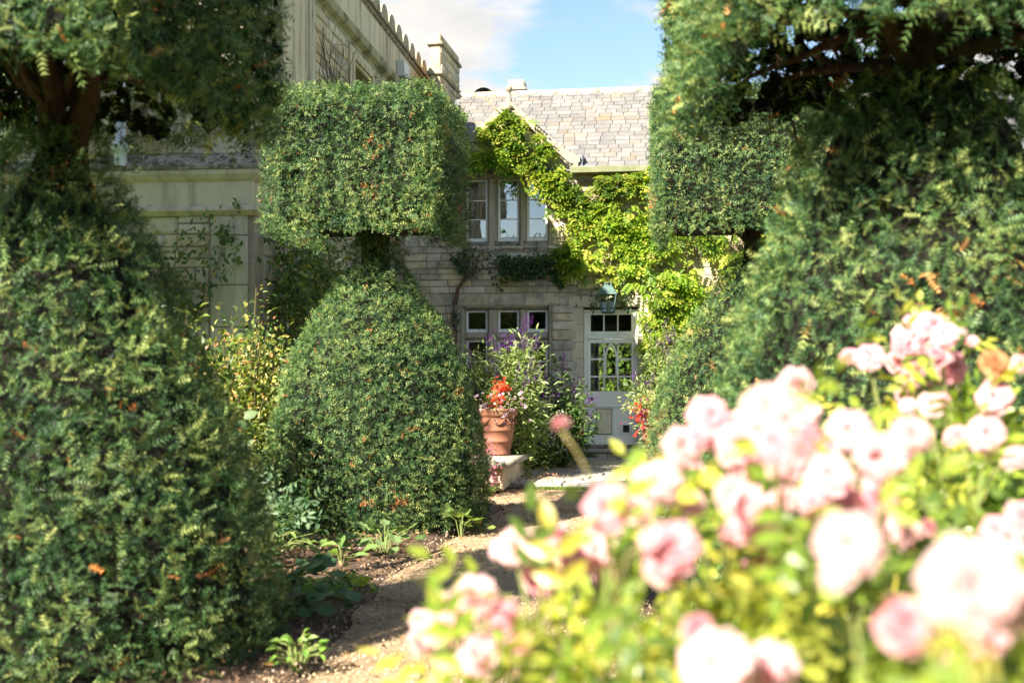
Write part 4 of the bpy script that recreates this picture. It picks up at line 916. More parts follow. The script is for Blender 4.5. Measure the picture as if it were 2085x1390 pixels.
def wall_leaves(poly, n, plane, depth, size, clump=(3, -.1, 2)):
    Q = poly_pts(poly, n * 2); Q = Q[clumpy(Q, *clump) | (rng.random(len(Q)) < .15)][:n]; n = len(Q); d = depth * rng.random(n) + .03
    P = np.c_[Q[:, 0], CY - d, Q[:, 1]] if plane == 'F' else (np.c_[WX + d, Q[:, 0], Q[:, 1]] if plane == 'S' else np.c_[Q[:, 0], BY - .05 - d, Q[:, 1]])
    out = np.array([0, -1, 0]) if plane in 'FB' else np.array([1., 0, 0]); T = out * .5 + rng.normal(size=(n, 3)) * .5 + [0, 0, -.45]; nr = out * .7 + rng.normal(size=(n, 3)) * .45 + [0, 0, .45]
    return P, T, nr, rng.uniform(*size, n)
DKG = lambda n: ([(.035, .075, .025), (.05, .10, .03), (.075, .13, .04), (.38, .27, .04)], n, [.4, .35, .22, .03])
MDG = lambda n: ([(.06, .11, .03), (.09, .15, .04), (.13, .19, .05), (.20, .23, .07), (.40, .28, .06)], n, [.3, .3, .22, .14, .04])
climber('climbing_rose', 'dark green climbing rose trained along the wall between the two mullioned windows', (-4.95, CY - .05, 0),
        [wall_leaves([(-5.0, 3.95), (-4.6, 4.22), (-3.9, 4.0), (-3.4, 4.05), (-2.7, 4.1), (-2.5, 3.75), (-2.85, 3.3), (-3.1, 3.6), (-3.6, 3.5), (-3.9, 3.55), (-4.1, 3.3), (-4.25, 3.6), (-4.8, 3.6)], 1700, 'F', .28, (.05, .10)),
         wall_leaves([(-5.05, 2.9), (-4.85, 3.0), (-4.85, 1.7), (-5.05, 1.6)], 130, 'F', .15, (.04, .08)), wall_leaves([(-2.62, 3.3), (-2.4, 3.3), (-2.45, 2.95), (-2.6, 2.95)], 26, 'F', .15, (.05, .09)),
         wall_leaves([(-2.2, 3.35), (-1.5, 3.35), (-1.45, 2.95), (-1.65, 2.85), (-1.75, 3.1), (-2.1, 3.1), (-2.2, 2.85), (-2.3, 3.0)], 110, 'F', .2, (.05, .09))],
        [([(-4.98, CY - .06, 0), (-4.95, CY - .07, 2.2), (-5.0, CY - .08, 3.2), (-4.7, CY - .1, 3.75), (-4.0, CY - .09, 3.75), (-3.0, CY - .08, 3.85)], .035, .01, (.16, .10, .07)), ([(-5.0, CY - .08, 3.1), (-4.9, CY - .1, 3.4), (-4.75, CY - .12, 3.55), (-4.5, CY - .1, 3.9)], .05, .02, (.11, .065, .045)), ([(-4.7, CY - .1, 3.7), (-4.4, CY - .07, 4.1), (-3.6, CY - .06, 4.15)], .012, .006, (.2, .13, .09))], DKG, None)
climber('climbing_rose', 'leafy climbing rose on the bay corner and side wall of the mansion', (-5.3, BY - .1, 0),
        [wall_leaves([(-6.2, 2.6), (-5.9, 3.3), (-5.4, 3.5), (-5.2, 3.6), (-5.2, 2.9), (-5.5, 2.5), (-5.9, 2.2)], 900, 'B', .25, (.05, .10), (3.5, .1, 6)),
         wall_leaves([(13.9, 3.5), (15.2, 3.6), (17, 3.5), (17, 2.7), (15.2, 2.5), (14.6, 2.0), (14.0, 2.6)], 2100, 'S', .5, (.06, .12)), wall_leaves([(14, 2.6), (14.8, 2.4), (14.9, 1.4), (14.0, 1.2)], 420, 'S', .35, (.05, .1))],
        [([(-5.9, BY - .1, .1), (-5.8, BY - .12, 1.6), (-5.6, BY - .1, 2.6), (-5.35, BY - .1, 3.4)], .022, .007, (.28, .18, .13)), ([(-6.0, BY - .1, .1), (-6.05, BY - .12, 2.2), (-5.95, BY - .1, 3.3)], .016, .005, (.28, .18, .13)), ([(-5.05, 14.2, 0), (-5.0, 14.3, 2), (-4.95, 14.9, 3.2), (-4.9, 16.5, 3.3)], .03, .01, (.2, .13, .09)), ([(-6.4, BY - .08, 2.2), (-5.9, BY - .1, 3.0), (-5.5, BY - .1, 3.3)], .01, .004, (.28, .18, .13))], MDG, None, ranged=True)
# leafless creeper on the upper wall
stm = []
for k in range(52):
    y0, z0 = U(16.6, 17.9), U(4.0, 5.6); a = U(.5, 2.4); pts = [(WX + .05, y0, z0)]
    for i in range(4): a += U(-.9, .9); pts.append((WX + .05 + U(0, .11), pts[-1][1] + .28 * math.cos(a), pts[-1][2] + .28 * math.sin(a)))
    stm.append((pts, U(.006, .013), .003, (.15, .10, .075)))
stm += [([(WX + .06, 17.0, 2.0), (WX + .06, 16.8, 4.2), (WX + .07, 16.9, 5.2), (WX + .06, 16.7, 6.3)], .025, .008, (.17, .12, .09)), ([(WX + .06, 17.2, 4.0), (WX + .07, 17.5, 5.1), (WX + .06, 18.0, 6.0)], .02, .006, (.17, .12, .09))]
for k in range(5): y0, z0 = U(13.95, 14.4), U(4.4, 6.2); stm.append(([(WX + .04, y0, z0), (WX + .06, y0 + U(-.2, .3), z0 + .5), (WX + .05, y0 + U(-.2, .3), z0 + 1.0)], .006, .002, (.17, .12, .09)))
climber('bare_creeper', 'almost leafless creeper stems on the upper mansion wall left of the tall window', (WX + .05, 17.0, 2.0), [wall_leaves([(16.9, 4.6), (17.8, 4.6), (17.8, 5.1), (17.3, 5.5), (17.1, 5.1)], 60, 'S', .2, (.05, .09))], stm, DKG, None, ranged=True)

def shrub(name, label, c, rad, h, n, cols, wts, size, tm=LEAF, cat='shrub', stems=9, base=.1, m=M_leaf, airy=.2, group=None, up=.3, dome=True):
    """stems from the base and leaves gathered round them"""
    t = thing(name, label, cat, (c[0], c[1], c[2]), group); gs = G(); tips = []
    for k in range(stems):
        a = U(0, 6.283); r = rad * math.sqrt(U(.05, 1)); zz = h * (math.sqrt(max(.08, 1 - (r / rad) ** 2 * .8)) if dome else U(.6, 1)); e = np.array([c[0] + r * math.cos(a), c[1] + r * math.sin(a), c[2] + zz * U(.85, 1.05)]); b = np.array([c[0] + r * .2 * math.cos(a), c[1] + r * .2 * math.sin(a), c[2]])
        s = np.linspace(0, 1, 7)[:, None]; pts = b + (e - b) * np.c_[s ** 1.4, s ** 1.4, s]; pts += np.cumsum(rng.normal(size=(7, 3)), 0) * .012 * h * (s > 0); gs.add(*tube(pts, np.linspace(.011, .003, 7) * max(.5, h), 4), C=(.085, .08, .035)); tips.append(pts)
    T_ = np.array(tips); k = rng.integers(0, stems, n); s = base + (1 - base) * rng.random(n) ** .75; f = s * 6; i = np.minimum(f.astype(int), 5); w = (f - i)[:, None]; P = T_[k, i] * (1 - w) + T_[k, i + 1] * w
    off = rng.normal(size=(n, 3)) * airy * rad * np.array([1, 1, .6]); P = P + off; P[:, 2] = np.maximum(P[:, 2], c[2] + .03)
    T = unit(off) * .7 + rng.normal(size=(n, 3)) * .35 + [0, 0, up - .2]; nr = rng.normal(size=(n, 3)) * .45 + [0, -.25, .8]
    g = G(); scatter(g, tm, P, T, rng.uniform(*size, n), pick(cols, n, wts), 0, nr); g.build('foliage', m, t, kind='stuff'); gs.build('stem', M_stem, t, kind='stuff'); return t, tips
GRN = [(.06, .12, .03), (.09, .16, .04), (.045, .09, .028)]
shrub('rose_shrub', 'shrub rose turning yellow and orange between the mansion and the complete yew', (-4.95, 13.2, .05), .66, 2.25, 5200, [(.14, .19, .04), (.28, .29, .07), (.44, .34, .12), (.44, .20, .08), (.08, .13, .03)], [.36, .28, .14, .06, .16], (.05, .095), stems=26, airy=.28)
shrub('leafy_shrub', 'green shrub with pale sunlit leaves against the mansion bay wall', (-4.75, 11.0, .05), .55, 2.4, 1700, [(.12, .19, .04), (.20, .24, .06), (.06, .11, .03)], None, (.06, .11), stems=14, airy=.2)
shrub('leafy_shrub', 'tall loose shrub with dark red hips close to the mansion wall', (-5.35, 14.1, .05), .5, 2.7, 1900, GRN + [(.22, .2, .05)], None, (.05, .09), stems=14, airy=.22)
shrub('apple_sapling', 'young sapling with broad pale grey-green leaves beside the left foreground yew', (-3.85, 9.6, .05), .34, 1.35, 90, [(.14, .20, .09), (.20, .26, .13), (.07, .12, .05)], None, (.09, .15), ROUND, stems=5, airy=.25)
shrub('shadow_shrub', 'dark leaves filling in the shadow at the foot of the rusty shrub rose', (-4.85, 12.3, .05), .42, 1.1, 800, [(.03, .065, .025), (.045, .09, .03), (.07, .12, .04)], None, (.05, .10), stems=14, airy=.25)  # added where only shadow lies; the shade is in the leaf colours
shrub('rose_shrub', 'low rose shrub with blue-green leaflets in front of the complete yew dome', (-3.85, 11.15, .05), .38, .6, 170, [(.06, .12, .06), (.09, .16, .08), (.13, .20, .10)], None, (.12, .20), PINN, stems=9, airy=.25)

def spikes(t, tips, n, col, size=(.16, .30), r=.028):
    g0 = G(); k = 26; y = np.linspace(.05, 1, k); a = np.arange(k) * 2.4; P = np.c_[np.cos(a) * .10 * (1 - y * .6), y, np.sin(a) * .10 * (1 - y * .6)]; T = np.c_[np.cos(a), np.full(k, .5), np.sin(a)]
    scatter(g0, SLIM, P, T, np.linspace(.20, .09, k), pick(col, k)); g0.add(*tube([(0, -.25, 0), (0, .5, 0), (0, 1, 0)], [.012, .010, .004], 4), C=(.10, .05, .10)); me = g0.mesh('flower_spike', M_petal)
    for i in range(n):
        p = tips[i % len(tips)]; d = p[-1] - p[-2]; d = d / np.linalg.norm(d) + rng.normal(size=3) * .22; q = Vector(d).to_track_quat('Y', 'Z').to_euler(); s = U(*size)
        o = put('flower_spike', me, t, p[-1] + (rng.normal(size=3) * .09 if i >= len(tips) else 0), q, (s, s, s))
PURP = [(.26, .06, .46), (.38, .11, .60), (.15, .035, .28)]; SALV = [(.16, .23, .06), (.23, .30, .09), (.11, .18, .045), (.30, .35, .14)]
t, tips = shrub('salvia', 'tall salvia with purple flower spikes in front of the lower mullioned window', (-3.0, 19.3, .08), .60, 2.3, 5600, SALV, None, (.07, .14), SLIM, 'flowering plant', 26, airy=.2, up=.5); spikes(t, tips, 64, PURP)
t, tips = shrub('salvia', 'dark leaved salvia leaning towards the doorstep with few purple spikes', (-2.55, 21.7, .08), .5, 1.7, 1800, [(.05, .10, .03), (.07, .13, .035), (.11, .17, .05)], None, (.07, .14), LEAF, 'flowering plant', 16, airy=.22, up=.3); spikes(t, tips, 14, PURP)
t, tips = shrub('salvia', 'purple flowered salvia right of the white door behind the red-flowered pot', (-.82, 22.8, .08), .55, 2.35, 2600, SALV, None, (.07, .14), SLIM, 'flowering plant', 20, airy=.2, up=.4); spikes(t, tips, 22, PURP)
t, tips = shrub('salvia', 'pale leaved salvia with small violet spikes behind the big terracotta pot', (-3.45, 19.5, .08), .46, 2.05, 3000, SALV, None, (.07, .13), SLIM, 'flowering plant', 18, airy=.22, up=.45); spikes(t, tips, 12, PURP)
shrub('rose_shrub', 'pale yellow-green rose shrub left of the purple salvia', (-3.8, 19.7, .08), .32, 2.0, 1100, [(.22, .26, .07), (.30, .30, .10), (.13, .19, .05)], None, (.05, .085), stems=10, airy=.3)
def blossoms(t, P, size, cols, centre=None, petals=5, name='blossom', facing=(0, -.7, .5), spread=.5, stuff=None, tm=ROUND):
    """small open flowers: a ring of petals each, one mesh per thing part"""
    n = len(P); g = G(); ax = unit(np.asarray(facing, float) + rng.normal(size=(n, 3)) * spread); u = unit(np.cross(ax, rng.normal(size=(n, 3)))); w = np.cross(ax, u); C = pick(cols, n); sz = rng.uniform(*size, n)
    for k in range(petals):
        a = 2 * math.pi * k / petals; d = u * math.cos(a) + w * math.sin(a); scatter(g, tm, P, d + ax * .35, sz, C, 0, ax)
    if centre is not None: scatter(g, PEBBLE, P + ax * (sz * .25)[:, None], ax, sz * .8, np.tile(np.array(centre, np.float32), (n, 1)))
    return g.build(name, M_petal, t, kind='stuff')
t, tips = shrub('white_flowered_bush', 'rounded bush dotted with tiny white flowers beside the stone bench', (-2.86, 21.2, .08), .48, 1.15, 2000, [(.07, .13, .03), (.12, .19, .045), (.18, .25, .06), (.045, .09, .025)], None, (.04, .085), ROUND, 'flowering plant', 26, airy=.24)
a = rng.uniform(0, 6.28, 230); r = .55 * np.sqrt(rng.random(230)); z = .12 + 1.15 * np.sqrt(np.maximum(0, 1 - (r / .6) ** 2)) * rng.uniform(.35, 1, 230)
P = np.c_[-2.86 + .60 * np.cos(a) * np.sqrt(1 - (z / 1.5) ** 2), 21.2 - .60 * np.abs(np.sin(a)) * np.sqrt(1 - (z / 1.5) ** 2), z + .06]; blossoms(t, P, (.014, .026), [(.75, .74, .68), (.68, .62, .58)])
# flowers in the big pot
t, tips = shrub('petunia', 'white and pink petunias with dark throats spilling from the big pot', (-3.02, 18.7, 1.06), .34, .34, 620, [(.16, .22, .06), (.24, .30, .09), (.10, .16, .045)], None, (.03, .06), stems=22, cat='flower', airy=.3)
n = 70; a = rng.uniform(-3.0, .4, n); r = rng.uniform(.1, .42, n); P = np.c_[-3.02 + r * np.cos(a), 18.68 + r * np.sin(a) * .9, 1.06 + rng.uniform(-.12, .32, n)]; blossoms(t, P, (.022, .034), [(.62, .45, .54), (.60, .36, .50), (.70, .60, .60)], (.09, .012, .05))
t, tips = shrub('begonia', 'orange-red begonia in the middle of the big terracotta pot', (-3.12, 18.85, 1.06), .17, .5, 170, [(.16, .22, .05), (.22, .28, .07)], None, (.05, .09), ROUND, 'flower', 9, airy=.3)
n = 150; P = np.concatenate([np.array([-3.10, 18.58, 1.25]) + rng.normal(size=(n // 2, 3)) * np.array([.06, .05, .06]), np.array([-3.04, 18.62, 1.45]) + rng.normal(size=(n // 2, 3)) * np.array([.055, .05, .06])]); blossoms(t, P, (.024, .038), [(.80, .16, .07), (.85, .26, .13), (.70, .10, .05)], petals=4)
t, tips = shrub('marigold', 'marigolds with orange and red heads in the small dark pot', (-2.60, 23.95, .38), .26, .36, 340, GRN, None, (.03, .06), SLIM, 'flower', 16, airy=.3)
P = np.array([[-2.66, 23.7, .76], [-2.55, 23.68, .74], [-2.60, 23.68, .68], [-2.72, 23.72, .70]]); blossoms(t, P, (.04, .05), [(.80, .36, .03)], petals=9)
P = np.array([[-2.32, 23.8, .76], [-2.36, 23.8, .56], [-2.42, 23.75, .48]]); blossoms(t, P, (.045, .055), [(.75, .04, .02)], petals=9, name='red_blossom')
t, tips = shrub('geranium', 'red and magenta flowers with cream leaves trailing from the right-hand pot', (-.98, 21.4, 1.02), .36, .30, 620, [(.30, .32, .10), (.20, .26, .07), (.10, .16, .05), (.42, .38, .16)], None, (.04, .08), stems=22, cat='flower', airy=.32)
n = 30; P = np.array([-1.16, 21.1, .98]) + rng.normal(size=(n, 3)) * np.array([.06, .06, .14]); blossoms(t, P, (.025, .035), [(.75, .05, .03), (.80, .10, .06)])
n = 24; P = np.array([-1.05, 21.1, .95]) + rng.normal(size=(n, 3)) * np.array([.14, .06, .16]); blossoms(t, P, (.02, .03), [(.40, .06, .28), (.30, .04, .20)], name='magenta_blossom')
t, tips = shrub('sedum', 'dusty pink sedum flower heads drooping over the bench end', (-3.15, 16.95, .05), .30, .72, 160, [(.12, .17, .08), (.16, .20, .10)], None, (.05, .08), ROUND, 'flower', 9, airy=.2)
for k, (x, y, z) in enumerate(((-3.02, 16.85, .80), (-2.90, 16.8, .66), (-2.93, 16.8, .40), (-3.05, 16.8, .55), (-2.88, 16.78, .26))):
    n = 70; P = np.array([x, y, z]) + rng.normal(size=(n, 3)) * np.array([.07, .05, .05]) - np.c_[np.zeros(n), np.zeros(n), .5 * np.abs(rng.normal(size=n)) * .06]; blossoms(t, P, (.010, .018), [(.48, .16, .24), (.56, .25, .32), (.40, .12, .18)], petals=4, name='flower_head')

# low plants along the bed edge
def clump(name, label, c, rad, h, n, cols, size, tm=LOBED):
    t = thing(name, label, 'plant', (c[0], c[1], c[2])); g = G(); gs = G()
    a = rng.uniform(0, 6.283, n); r = rad * np.sqrt(rng.random(n)); P = np.c_[c[0] + r * np.cos(a), c[1] + r * np.sin(a), c[2] + h * (.35 + .65 * rng.random(n)) * (1 - .45 * (r / rad) ** 2)]
    T = np.c_[np.cos(a) * .8, np.sin(a) * .8, .25 * rng.normal(size=n)] + rng.normal(size=(n, 3)) * .25; nr = np.c_[np.cos(a) * .25, np.sin(a) * .25 - .25, np.ones(n)] + rng.normal(size=(n, 3)) * .22
    scatter(g, tm, P, T, rng.uniform(*size, n), pick(cols, n), 0, nr); g.build('foliage', M_leaf, t, kind='stuff')
    for p in P: m_ = (p + np.array([c[0], c[1], c[2]])) / 2 + [0, 0, .3 * (p[2] - c[2])]; gs.add(*tube([(c[0] + (p[0] - c[0]) * .15, c[1] + (p[1] - c[1]) * .15, c[2] - .02), m_, p], .004, 3, False), C=(.16, .20, .06))
    gs.build('stem', M_stem, t, kind='stuff'); return t
clump('cranesbill', 'lobed green cranesbill spilling onto gravel below the complete yew', (-2.78, 10.75, .05), .30, .30, 26, [(.11, .19, .06), (.16, .24, .09)], (.10, .15))
clump('hellebore', 'broad leaved green rosette on bare soil by the black hose', (-3.0, 10.2, .05), .20, .18, 11, [(.12, .20, .05), (.17, .25, .07)], (.13, .20), LEAF)
clump('feverfew', 'bright lime green leafy plant at the edge of the gravel', (-2.55, 8.62, .04), .22, .22, 75, [(.26, .33, .045), (.32, .36, .06), (.18, .26, .04)], (.045, .075))
clump('cranesbill', 'dark green cranesbill mound at the foot of the left foreground yew', (-2.62, 7.9, .05), .34, .30, 75, [(.055, .12, .045), (.075, .15, .06), (.10, .18, .07)], (.09, .15))
clump('cranesbill', 'dull green cranesbill leaves on the soil between both left yews', (-3.0, 8.9, .05), .25, .36, 20, [(.06, .13, .055), (.09, .17, .07)], (.12, .17))
clump('feverfew', 'fresh green leafy plant nearest the camera beside the gravel path', (-2.15, 6.5, .03), .15, .20, 46, [(.12, .24, .04), (.17, .30, .05)], (.04, .065), LEAF)
clump('seedling', 'single lobed seedling against the lower right of the complete yew dome', (-2.42, 12.35, .03), .12, .36, 6, [(.18, .27, .07)], (.13, .19))
clump('seedling', 'tiny pale seedling on the gravel beside the complete yew', (-2.28, 12.75, .02), .08, .12, 5, [(.26, .32, .08)], (.08, .11))
clump('self_sown_weed', 'light green weeds at the back of the bare soil patch', (-3.75, 10.6, .05), .42, .28, 60, [(.13, .20, .05), (.18, .25, .07)], (.06, .10), LEAF)
clump('self_sown_weed', 'bright tuft of weeds at the foot of the stone bench', (-2.95, 16.9, .02), .16, .2, 46, [(.18, .28, .045), (.13, .22, .04)], (.04, .07), SLIM)
clump('step_weed', 'small green weed growing from the doorstep joint', (-2.28, 24.4, .08), .12, .12, 34, [(.07, .15, .035)], (.04, .07))
n = 900; g = G(); P = np.c_[rng.uniform(-2.85, -.8, n), 17.93 + rng.normal(size=n) * .05, np.full(n, .01)]; k = vnoise(P, 3.5, 2) > -.15; P = P[k]; n = len(P)
scatter(g, SLIM, P, np.c_[rng.normal(size=(n, 2)) * .5, np.ones(n)], rng.uniform(.03, .07, n), pick([(.12, .20, .04), (.18, .26, .05)], n)); g.build('grass', M_leaf, None, kind='stuff')
tag(G().add(*tube([(-3.1, 9.35, .03), (-2.86, 9.55, .075), (-2.66, 9.85, .06), (-2.52, 10.3, .05), (-2.44, 10.9, .03), (-2.40, 11.4, .02)], .011, 7), C=(.02, .02, .022)).build('irrigation_hose', M_black, None, True), 'thin black irrigation hose lying along the gravel edge', 'hose')
# ------------------------------------------------------------------ the pink roses in front
def petal_grid(w, h, cup, curl, seed):
    r = np.random.default_rng(seed); V = []; F = []; nu, nv = 4, 4
    for j in range(nv + 1):
        v = j / nv; ww = w * (math.sin(min(1, v * 1.15 + .12) * math.pi * .62)) ** .8
        for i in range(nu + 1): u = i / nu * 2 - 1; V.append((u * ww, h * v * (1 - .10 * u * u), cup * (u * u) * .5 * ww - curl * max(0, v - .55) ** 2 * 2.2 + r.normal() * .012 * v))
    for j in range(nv):
        for i in range(nu): a = j * (nu + 1) + i; F += [(a, a + 1, a + nu + 2), (a, a + nu + 2, a + nu + 1)]
    return np.array(V), np.array(F)
def bloom_mesh(seed, pal):
    """an open cluster-rose bloom about 1 unit across, axis +Z"""
    r = np.random.default_rng(seed); g = G()
    for ring, (n, rad, lift, tilt, size) in enumerate(((3, .03, .10, 78, .30), (5, .07, .06, 56, .38), (6, .10, .02, 34, .45), (6, .12, -.03, 8, .52))):
        for k in range(n):
            V, F = petal_grid(.40 * size / .46, size, .55, .30, seed * 50 + ring * 10 + k); a = 2 * math.pi * (k + r.uniform(-.2, .2)) / n + ring * .7; e = R(tilt + r.uniform(-20, 20)); ce, se = math.cos(e), math.sin(e)
            V = np.c_[V[:, 0], V[:, 1] * ce - V[:, 2] * se, V[:, 1] * se + V[:, 2] * ce]; V[:, 1] += rad; V[:, 2] += lift; ca, sa = math.cos(a), math.sin(a)
            y = np.linspace(0, 1, 5).repeat(5)[:, None]; C = np.array(pal[0]) * (1 - y) + np.array(pal[1]) * y; C = C * r.uniform(.92, 1.06)
            g.add(np.c_[V[:, 0] * ca - V[:, 1] * sa, V[:, 0] * sa + V[:, 1] * ca, V[:, 2]], F, C)
    return g.mesh('bloom', M_petal, True)
PALS = [((.79, .35, .37), (.86, .58, .61)), ((.77, .30, .34), (.84, .50, .55)), ((.82, .43, .41), (.88, .67, .67))]
BL = [bloom_mesh(i + 1, PALS[i % 3]) for i in range(6)]; DEAD = bloom_mesh(9, ((.55, .24, .10), (.66, .40, .20)))
def RB(x, y): c, s = math.cos(TH), math.sin(TH); return x * c - y * s, x * s + y * c      # frame of the rose bed, which runs along the view
BUSH = {
 'a': ('pink floribunda rose bush at lower centre spreading over the gravel path', (.25, 2.35), [(-.15, 2.69, 1.03), (-.07, 2.41, 1.14), (-.06, 2.29, 1.06), (.01, 2.54, 1.22), (.1, 3.0, 1.14), (.06, 2.6, 1.15), (.15, 1.99, 1.35), (.18, 2.69, 1.19), (.26, 2.29, 1.37), (.25, 1.99, 1.29), (.33, 2.54, .97), (.38, 2.18, 1.35), (.53, 2.69, 1.16)]),
 'b': ('pink floribunda rose bush with the tight cluster of blooms at picture centre right', (.62, 2.75), [(.4, 2.6, 1.48), (.34, 2.54, 1.42), (.45, 2.54, 1.42), (.43, 3.1, 1.33), (.39, 1.95, 1.51), (.69, 3.1, 1.54), (.65, 2.86, 1.48), (.47, 2.18, 1.42), (.6, 2.41, 1.37), (.56, 2.86, 1.39), (.7, 3.3, 1.1), (.7, 3.05, 1.25), (.67, 2.54, 1.45), (.63, 2.18, 1.42), (.89, 2.86, 1.43), (.69, 2.41, 1.32), (.83, 2.69, 1.23)]),
 'c': ('pink floribunda rose bush with the largest blurred blooms in the lower right corner', (.60, 1.75), [(.39, 1.48, 1.36), (.47, 1.31, 1.34), (.81, 2.08, 1.25), (.78, 2.29, 1.2), (.71, 1.91, 1.18), (.28, 1.76, 1.16), (.38, 1.91, 1.12), (.50, 1.42, 1.31)]),
 'd': ('tallest pink rose bush flowering in front of the large right yew', (1.38, 4.0), [(1.28, 3.94, 1.72), (1.25, 3.69, 1.68), (1.45, 4.2, 1.72), (1.32, 4.2, 1.73), (1.07, 3.81, 1.62), (1.3, 4.3, 1.61), (1.28, 4.16, 1.66), (1.31, 4.16, 1.58), (1.42, 4.3, 1.55), (1.31, 3.81, 1.59), (1.43, 4.3, 1.63), (1.35, 3.57, 1.6), (1.18, 3.6, 1.48), (1.36, 3.6, 1.50)]),
 'e': ('leafy rose bush with few flowers at the right edge below the large yew', (1.05, 2.75), [(1.0, 2.5, 1.28), (1.15, 3.1, 1.42)])}
RL = [(.24, .31, .04), (.36, .38, .055), (.15, .23, .03), (.50, .44, .07), (.09, .15, .028)]
for key, (lab, b, blooms) in BUSH.items():
    bx, by = RB(*b); t = thing('rose_bush', lab, 'rose bush', (bx, by, .04), 'pink roses beside the path'); gs = G(); paths = []
    for i, (x, y, z) in enumerate(blooms):
        X, Y = RB(x, y); e = np.array([X, Y, z - .03]); b0 = np.array([bx + U(-.06, .06), by + U(-.06, .06), .03]); s = np.linspace(0, 1, 8)[:, None]; pts = b0 + (e - b0) * np.c_[s ** 1.3, s ** 1.3, s ** .9]; pts += np.sin(s * math.pi) * rng.normal(size=3) * .04
        gs.add(*tube(pts, np.linspace(.008, .003, 8), 5), C=(.17, .20, .06)); paths.append(pts)
        dead = key == 'd' and i == 11; sz = U(.058, .078); q = Vector((U(-.5, .4), U(-1.3, -.6), U(.2, .7))).to_track_quat('Z', 'Y').to_euler()
        o = put('bloom', DEAD if dead else random.choice(BL), t, (X, Y, z), q, (sz, sz, sz))
        if dead: o['label'] = 'faded orange-brown bloom'
        for k in range(int(rng.integers(1, 4))):          # buds and small half-open blooms of the same truss
            bx_, by_, bz = X + U(-.065, .075), Y + U(-.06, .09), z + U(-.075, .04); s2 = U(.026, .055); put('bloom', random.choice(BL), t, (bx_, by_, bz), Vector((U(-.7, .6), U(-1.2, -.3), U(.1, .8))).to_track_quat('Z', 'Y').to_euler(), (s2, s2, s2)); gs.add(*tube([pts[-2], ((bx_ + pts[-2][0]) / 2, (by_ + pts[-2][1]) / 2, bz - .03), (bx_, by_, bz)], .003, 4), C=(.24, .24, .07))
    if key == 'a':          # one late bud nodding on its own stem
        X, Y = RB(.085, 2.2); pts = np.array([(bx, by, .03), (*RB(.22, 2.25), .9), (*RB(.16, 2.2), 1.34), (*RB(.11, 2.2), 1.43), (X, Y, 1.465)]); gs.add(*tube(pts, [.006, .004, .0025, .002, .002], 5), C=(.26, .22, .08)); lf_ = G(); scatter(lf_, PINN, np.array([pts[1], pts[2], (pts[1] + pts[2]) / 2, pts[2] - [0, 0, .1]]), rng.normal(size=(4, 3)) + [0, 0, .2], .10, pick(RL, 4)); lf_.build('bud_leaves', M_rose_leaf, t, kind='stuff')
        put('bud', BL[1], t, (X, Y, 1.475), (-.5, -.3, 0), (.022, .022, .034))
    n_extra = {'a': 10, 'b': 12, 'c': 16, 'd': 22, 'e': 30}[key]
    for k in range(n_extra):
        rx, ry = {'a': (.30, .35), 'b': (.30, .38), 'c': (.38, .38), 'd': (.42, .42), 'e': (.42, .75)}[key]; x, y = b[0] + rx * rng.normal() * .7, b[1] + ry * rng.normal() * .7; y = max(1.15, y)
        z = {'a': .98, 'b': 1.2, 'c': 1.02, 'd': 1.42, 'e': 1.22}[key] * U(.72, 1.02)
        if key != 'd' and y < 1.7: z = min(z, 1.02)
        X, Y = RB(x, y); e = np.array([X, Y, z]); b0 = np.array([bx, by, .03]); s = np.linspace(0, 1, 8)[:, None]; pts = b0 + (e - b0) * np.c_[s ** 1.3, s ** 1.3, s ** .9] + np.sin(s * math.pi) * rng.normal(size=3) * .05; gs.add(*tube(pts, np.linspace(.007, .002, 8), 4), C=(.19, .20, .06)); paths.append(pts)
    gs.build('stem', M_stem, t, True, kind='stuff')
    Pth = np.array(paths); n = {'a': 520, 'b': 560, 'c': 620, 'd': 800, 'e': 1000}[key]; k = rng.integers(0, len(Pth), n); s = .32 + .64 * rng.random(n) ** .7; f = s * 7; i = np.minimum(f.astype(int), 6); w = (f - i)[:, None]
    P = Pth[k, i] * (1 - w) + Pth[k, i + 1] * w; off = rng.normal(size=(n, 3)) * .06; P = P + off; keep = (P @ np.array([-math.sin(TH), math.cos(TH), 0])) > 1.0; P, off = P[keep], off[keep]; n = len(P)
    g = G(); scatter(g, PINN, P, unit(off) * .8 + rng.normal(size=(n, 3)) * .3 + [0, -.15, -.05], rng.uniform(.085, .15, n), pick(RL, n, [.34, .24, .22, .08, .12]), 0, rng.normal(size=(n, 3)) * .4 + [-.1, -.3, .8]); g.build('foliage', M_rose_leaf, t, kind='stuff')

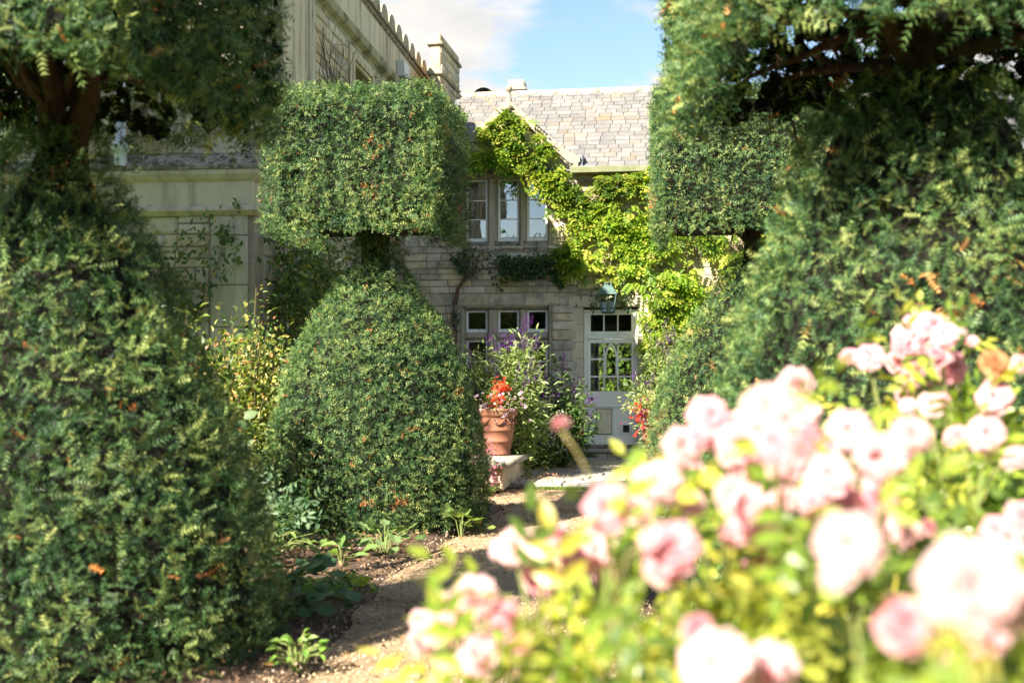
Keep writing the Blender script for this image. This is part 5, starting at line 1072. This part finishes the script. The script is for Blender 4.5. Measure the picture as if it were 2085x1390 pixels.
# ------------------------------------------------------------------ unseen tree and hedges added for shade, reflections and green in the panes
def broadleaf(label, c, h, rad, z0, n, cols):
    t = thing('shade_tree', label, 'tree', (c[0], c[1], -.05)); gs = G(); gs.add(*tube([(c[0], c[1], -.1), (c[0] + .1, c[1], h * .3), (c[0], c[1] + .1, h * .6), (c[0], c[1], h * .9)], [.3, .24, .15, .04], 10)); gs.build('trunk', M_bark, t, True)
    cen = np.array([c[0], c[1], (z0 + h) / 2]); R3 = np.array([rad, rad, (h - z0) / 2]); gb = G()
    for k in range(12): d = unit(rng.normal(size=3)); gb.add(*tube([(c[0], c[1], cen[2] - R3[2] * .6), cen + d * R3 * .5 + [0, 0, -.2], cen + d * R3 * .9], [.1, .05, .02], 5))
    gb.build('limb', M_bark, t, True)
    K = unit(rng.normal(size=(60, 3))) * R3 * rng.uniform(.5, 1, (60, 1)) + cen; k = rng.integers(0, 60, n); P = K[k] + rng.normal(size=(n, 3)) * rad * .16; g = G(); scatter(g, DIAM, P, rng.normal(size=(n, 3)) + [0, 0, -.3], rng.uniform(.18, .32, n), pick(cols, n), 0, rng.normal(size=(n, 3)) * .5 + [0, 0, .8]); g.build('crown', M_leaf, t, kind='stuff')
broadleaf('broadleaf tree added out of frame on the left to shade the mansion bay', (-11.4, 10.6), 11.0, 2.4, 2.6, 36000, GRN)  # added to keep the sun off the bay front
hd = thing('door_view_hedge', 'long clipped hedge added behind the cottage to show green through the door', 'hedge', (-6, 52, -.05)); n = 5000  # added green seen through the house, standing in for a reflection
P = np.c_[rng.uniform(-20, 8, n), 51.4 + rng.normal(size=n) * .15, rng.uniform(0, 3.2, n)]; g = G(); scatter(g, DIAM, P, rng.normal(size=(n, 3)) + [0, -1, 0], rng.uniform(.2, .4, n), pick([(.13, .2, .03), (.09, .15, .03)], n)); g.build('foliage', M_leaf, hd, kind='stuff'); G().add(*bevbox(-20, 8, 51.5, 52.6, -.1, 3.1, .2)).build('core', M_core, hd)

hb = thing('reflection_hedge', 'tall hedge added behind the viewpoint to darken the window reflections', 'hedge', (0, -19, -.05)); n = 7000  # added so the lower panes mirror something dark
P = np.c_[rng.uniform(-26, 22, n), -18.2 + rng.normal(size=n) * .3, 8.8 * rng.random(n)]; P[:, 2] += np.where(P[:, 2] > 8.0, .9 * vnoise(P, .5, 2), 0); g = G(); scatter(g, DIAM, P, rng.normal(size=(n, 3)) + [0, 1, 0], rng.uniform(.3, .6, n), pick(GRN + [(.12, .17, .04)], n)); g.build('foliage', M_leaf, hb, kind='stuff'); G().add(*bevbox(-26, 22, -20, -18.4, -.1, 8.2, .3)).build('core', M_core, hb)
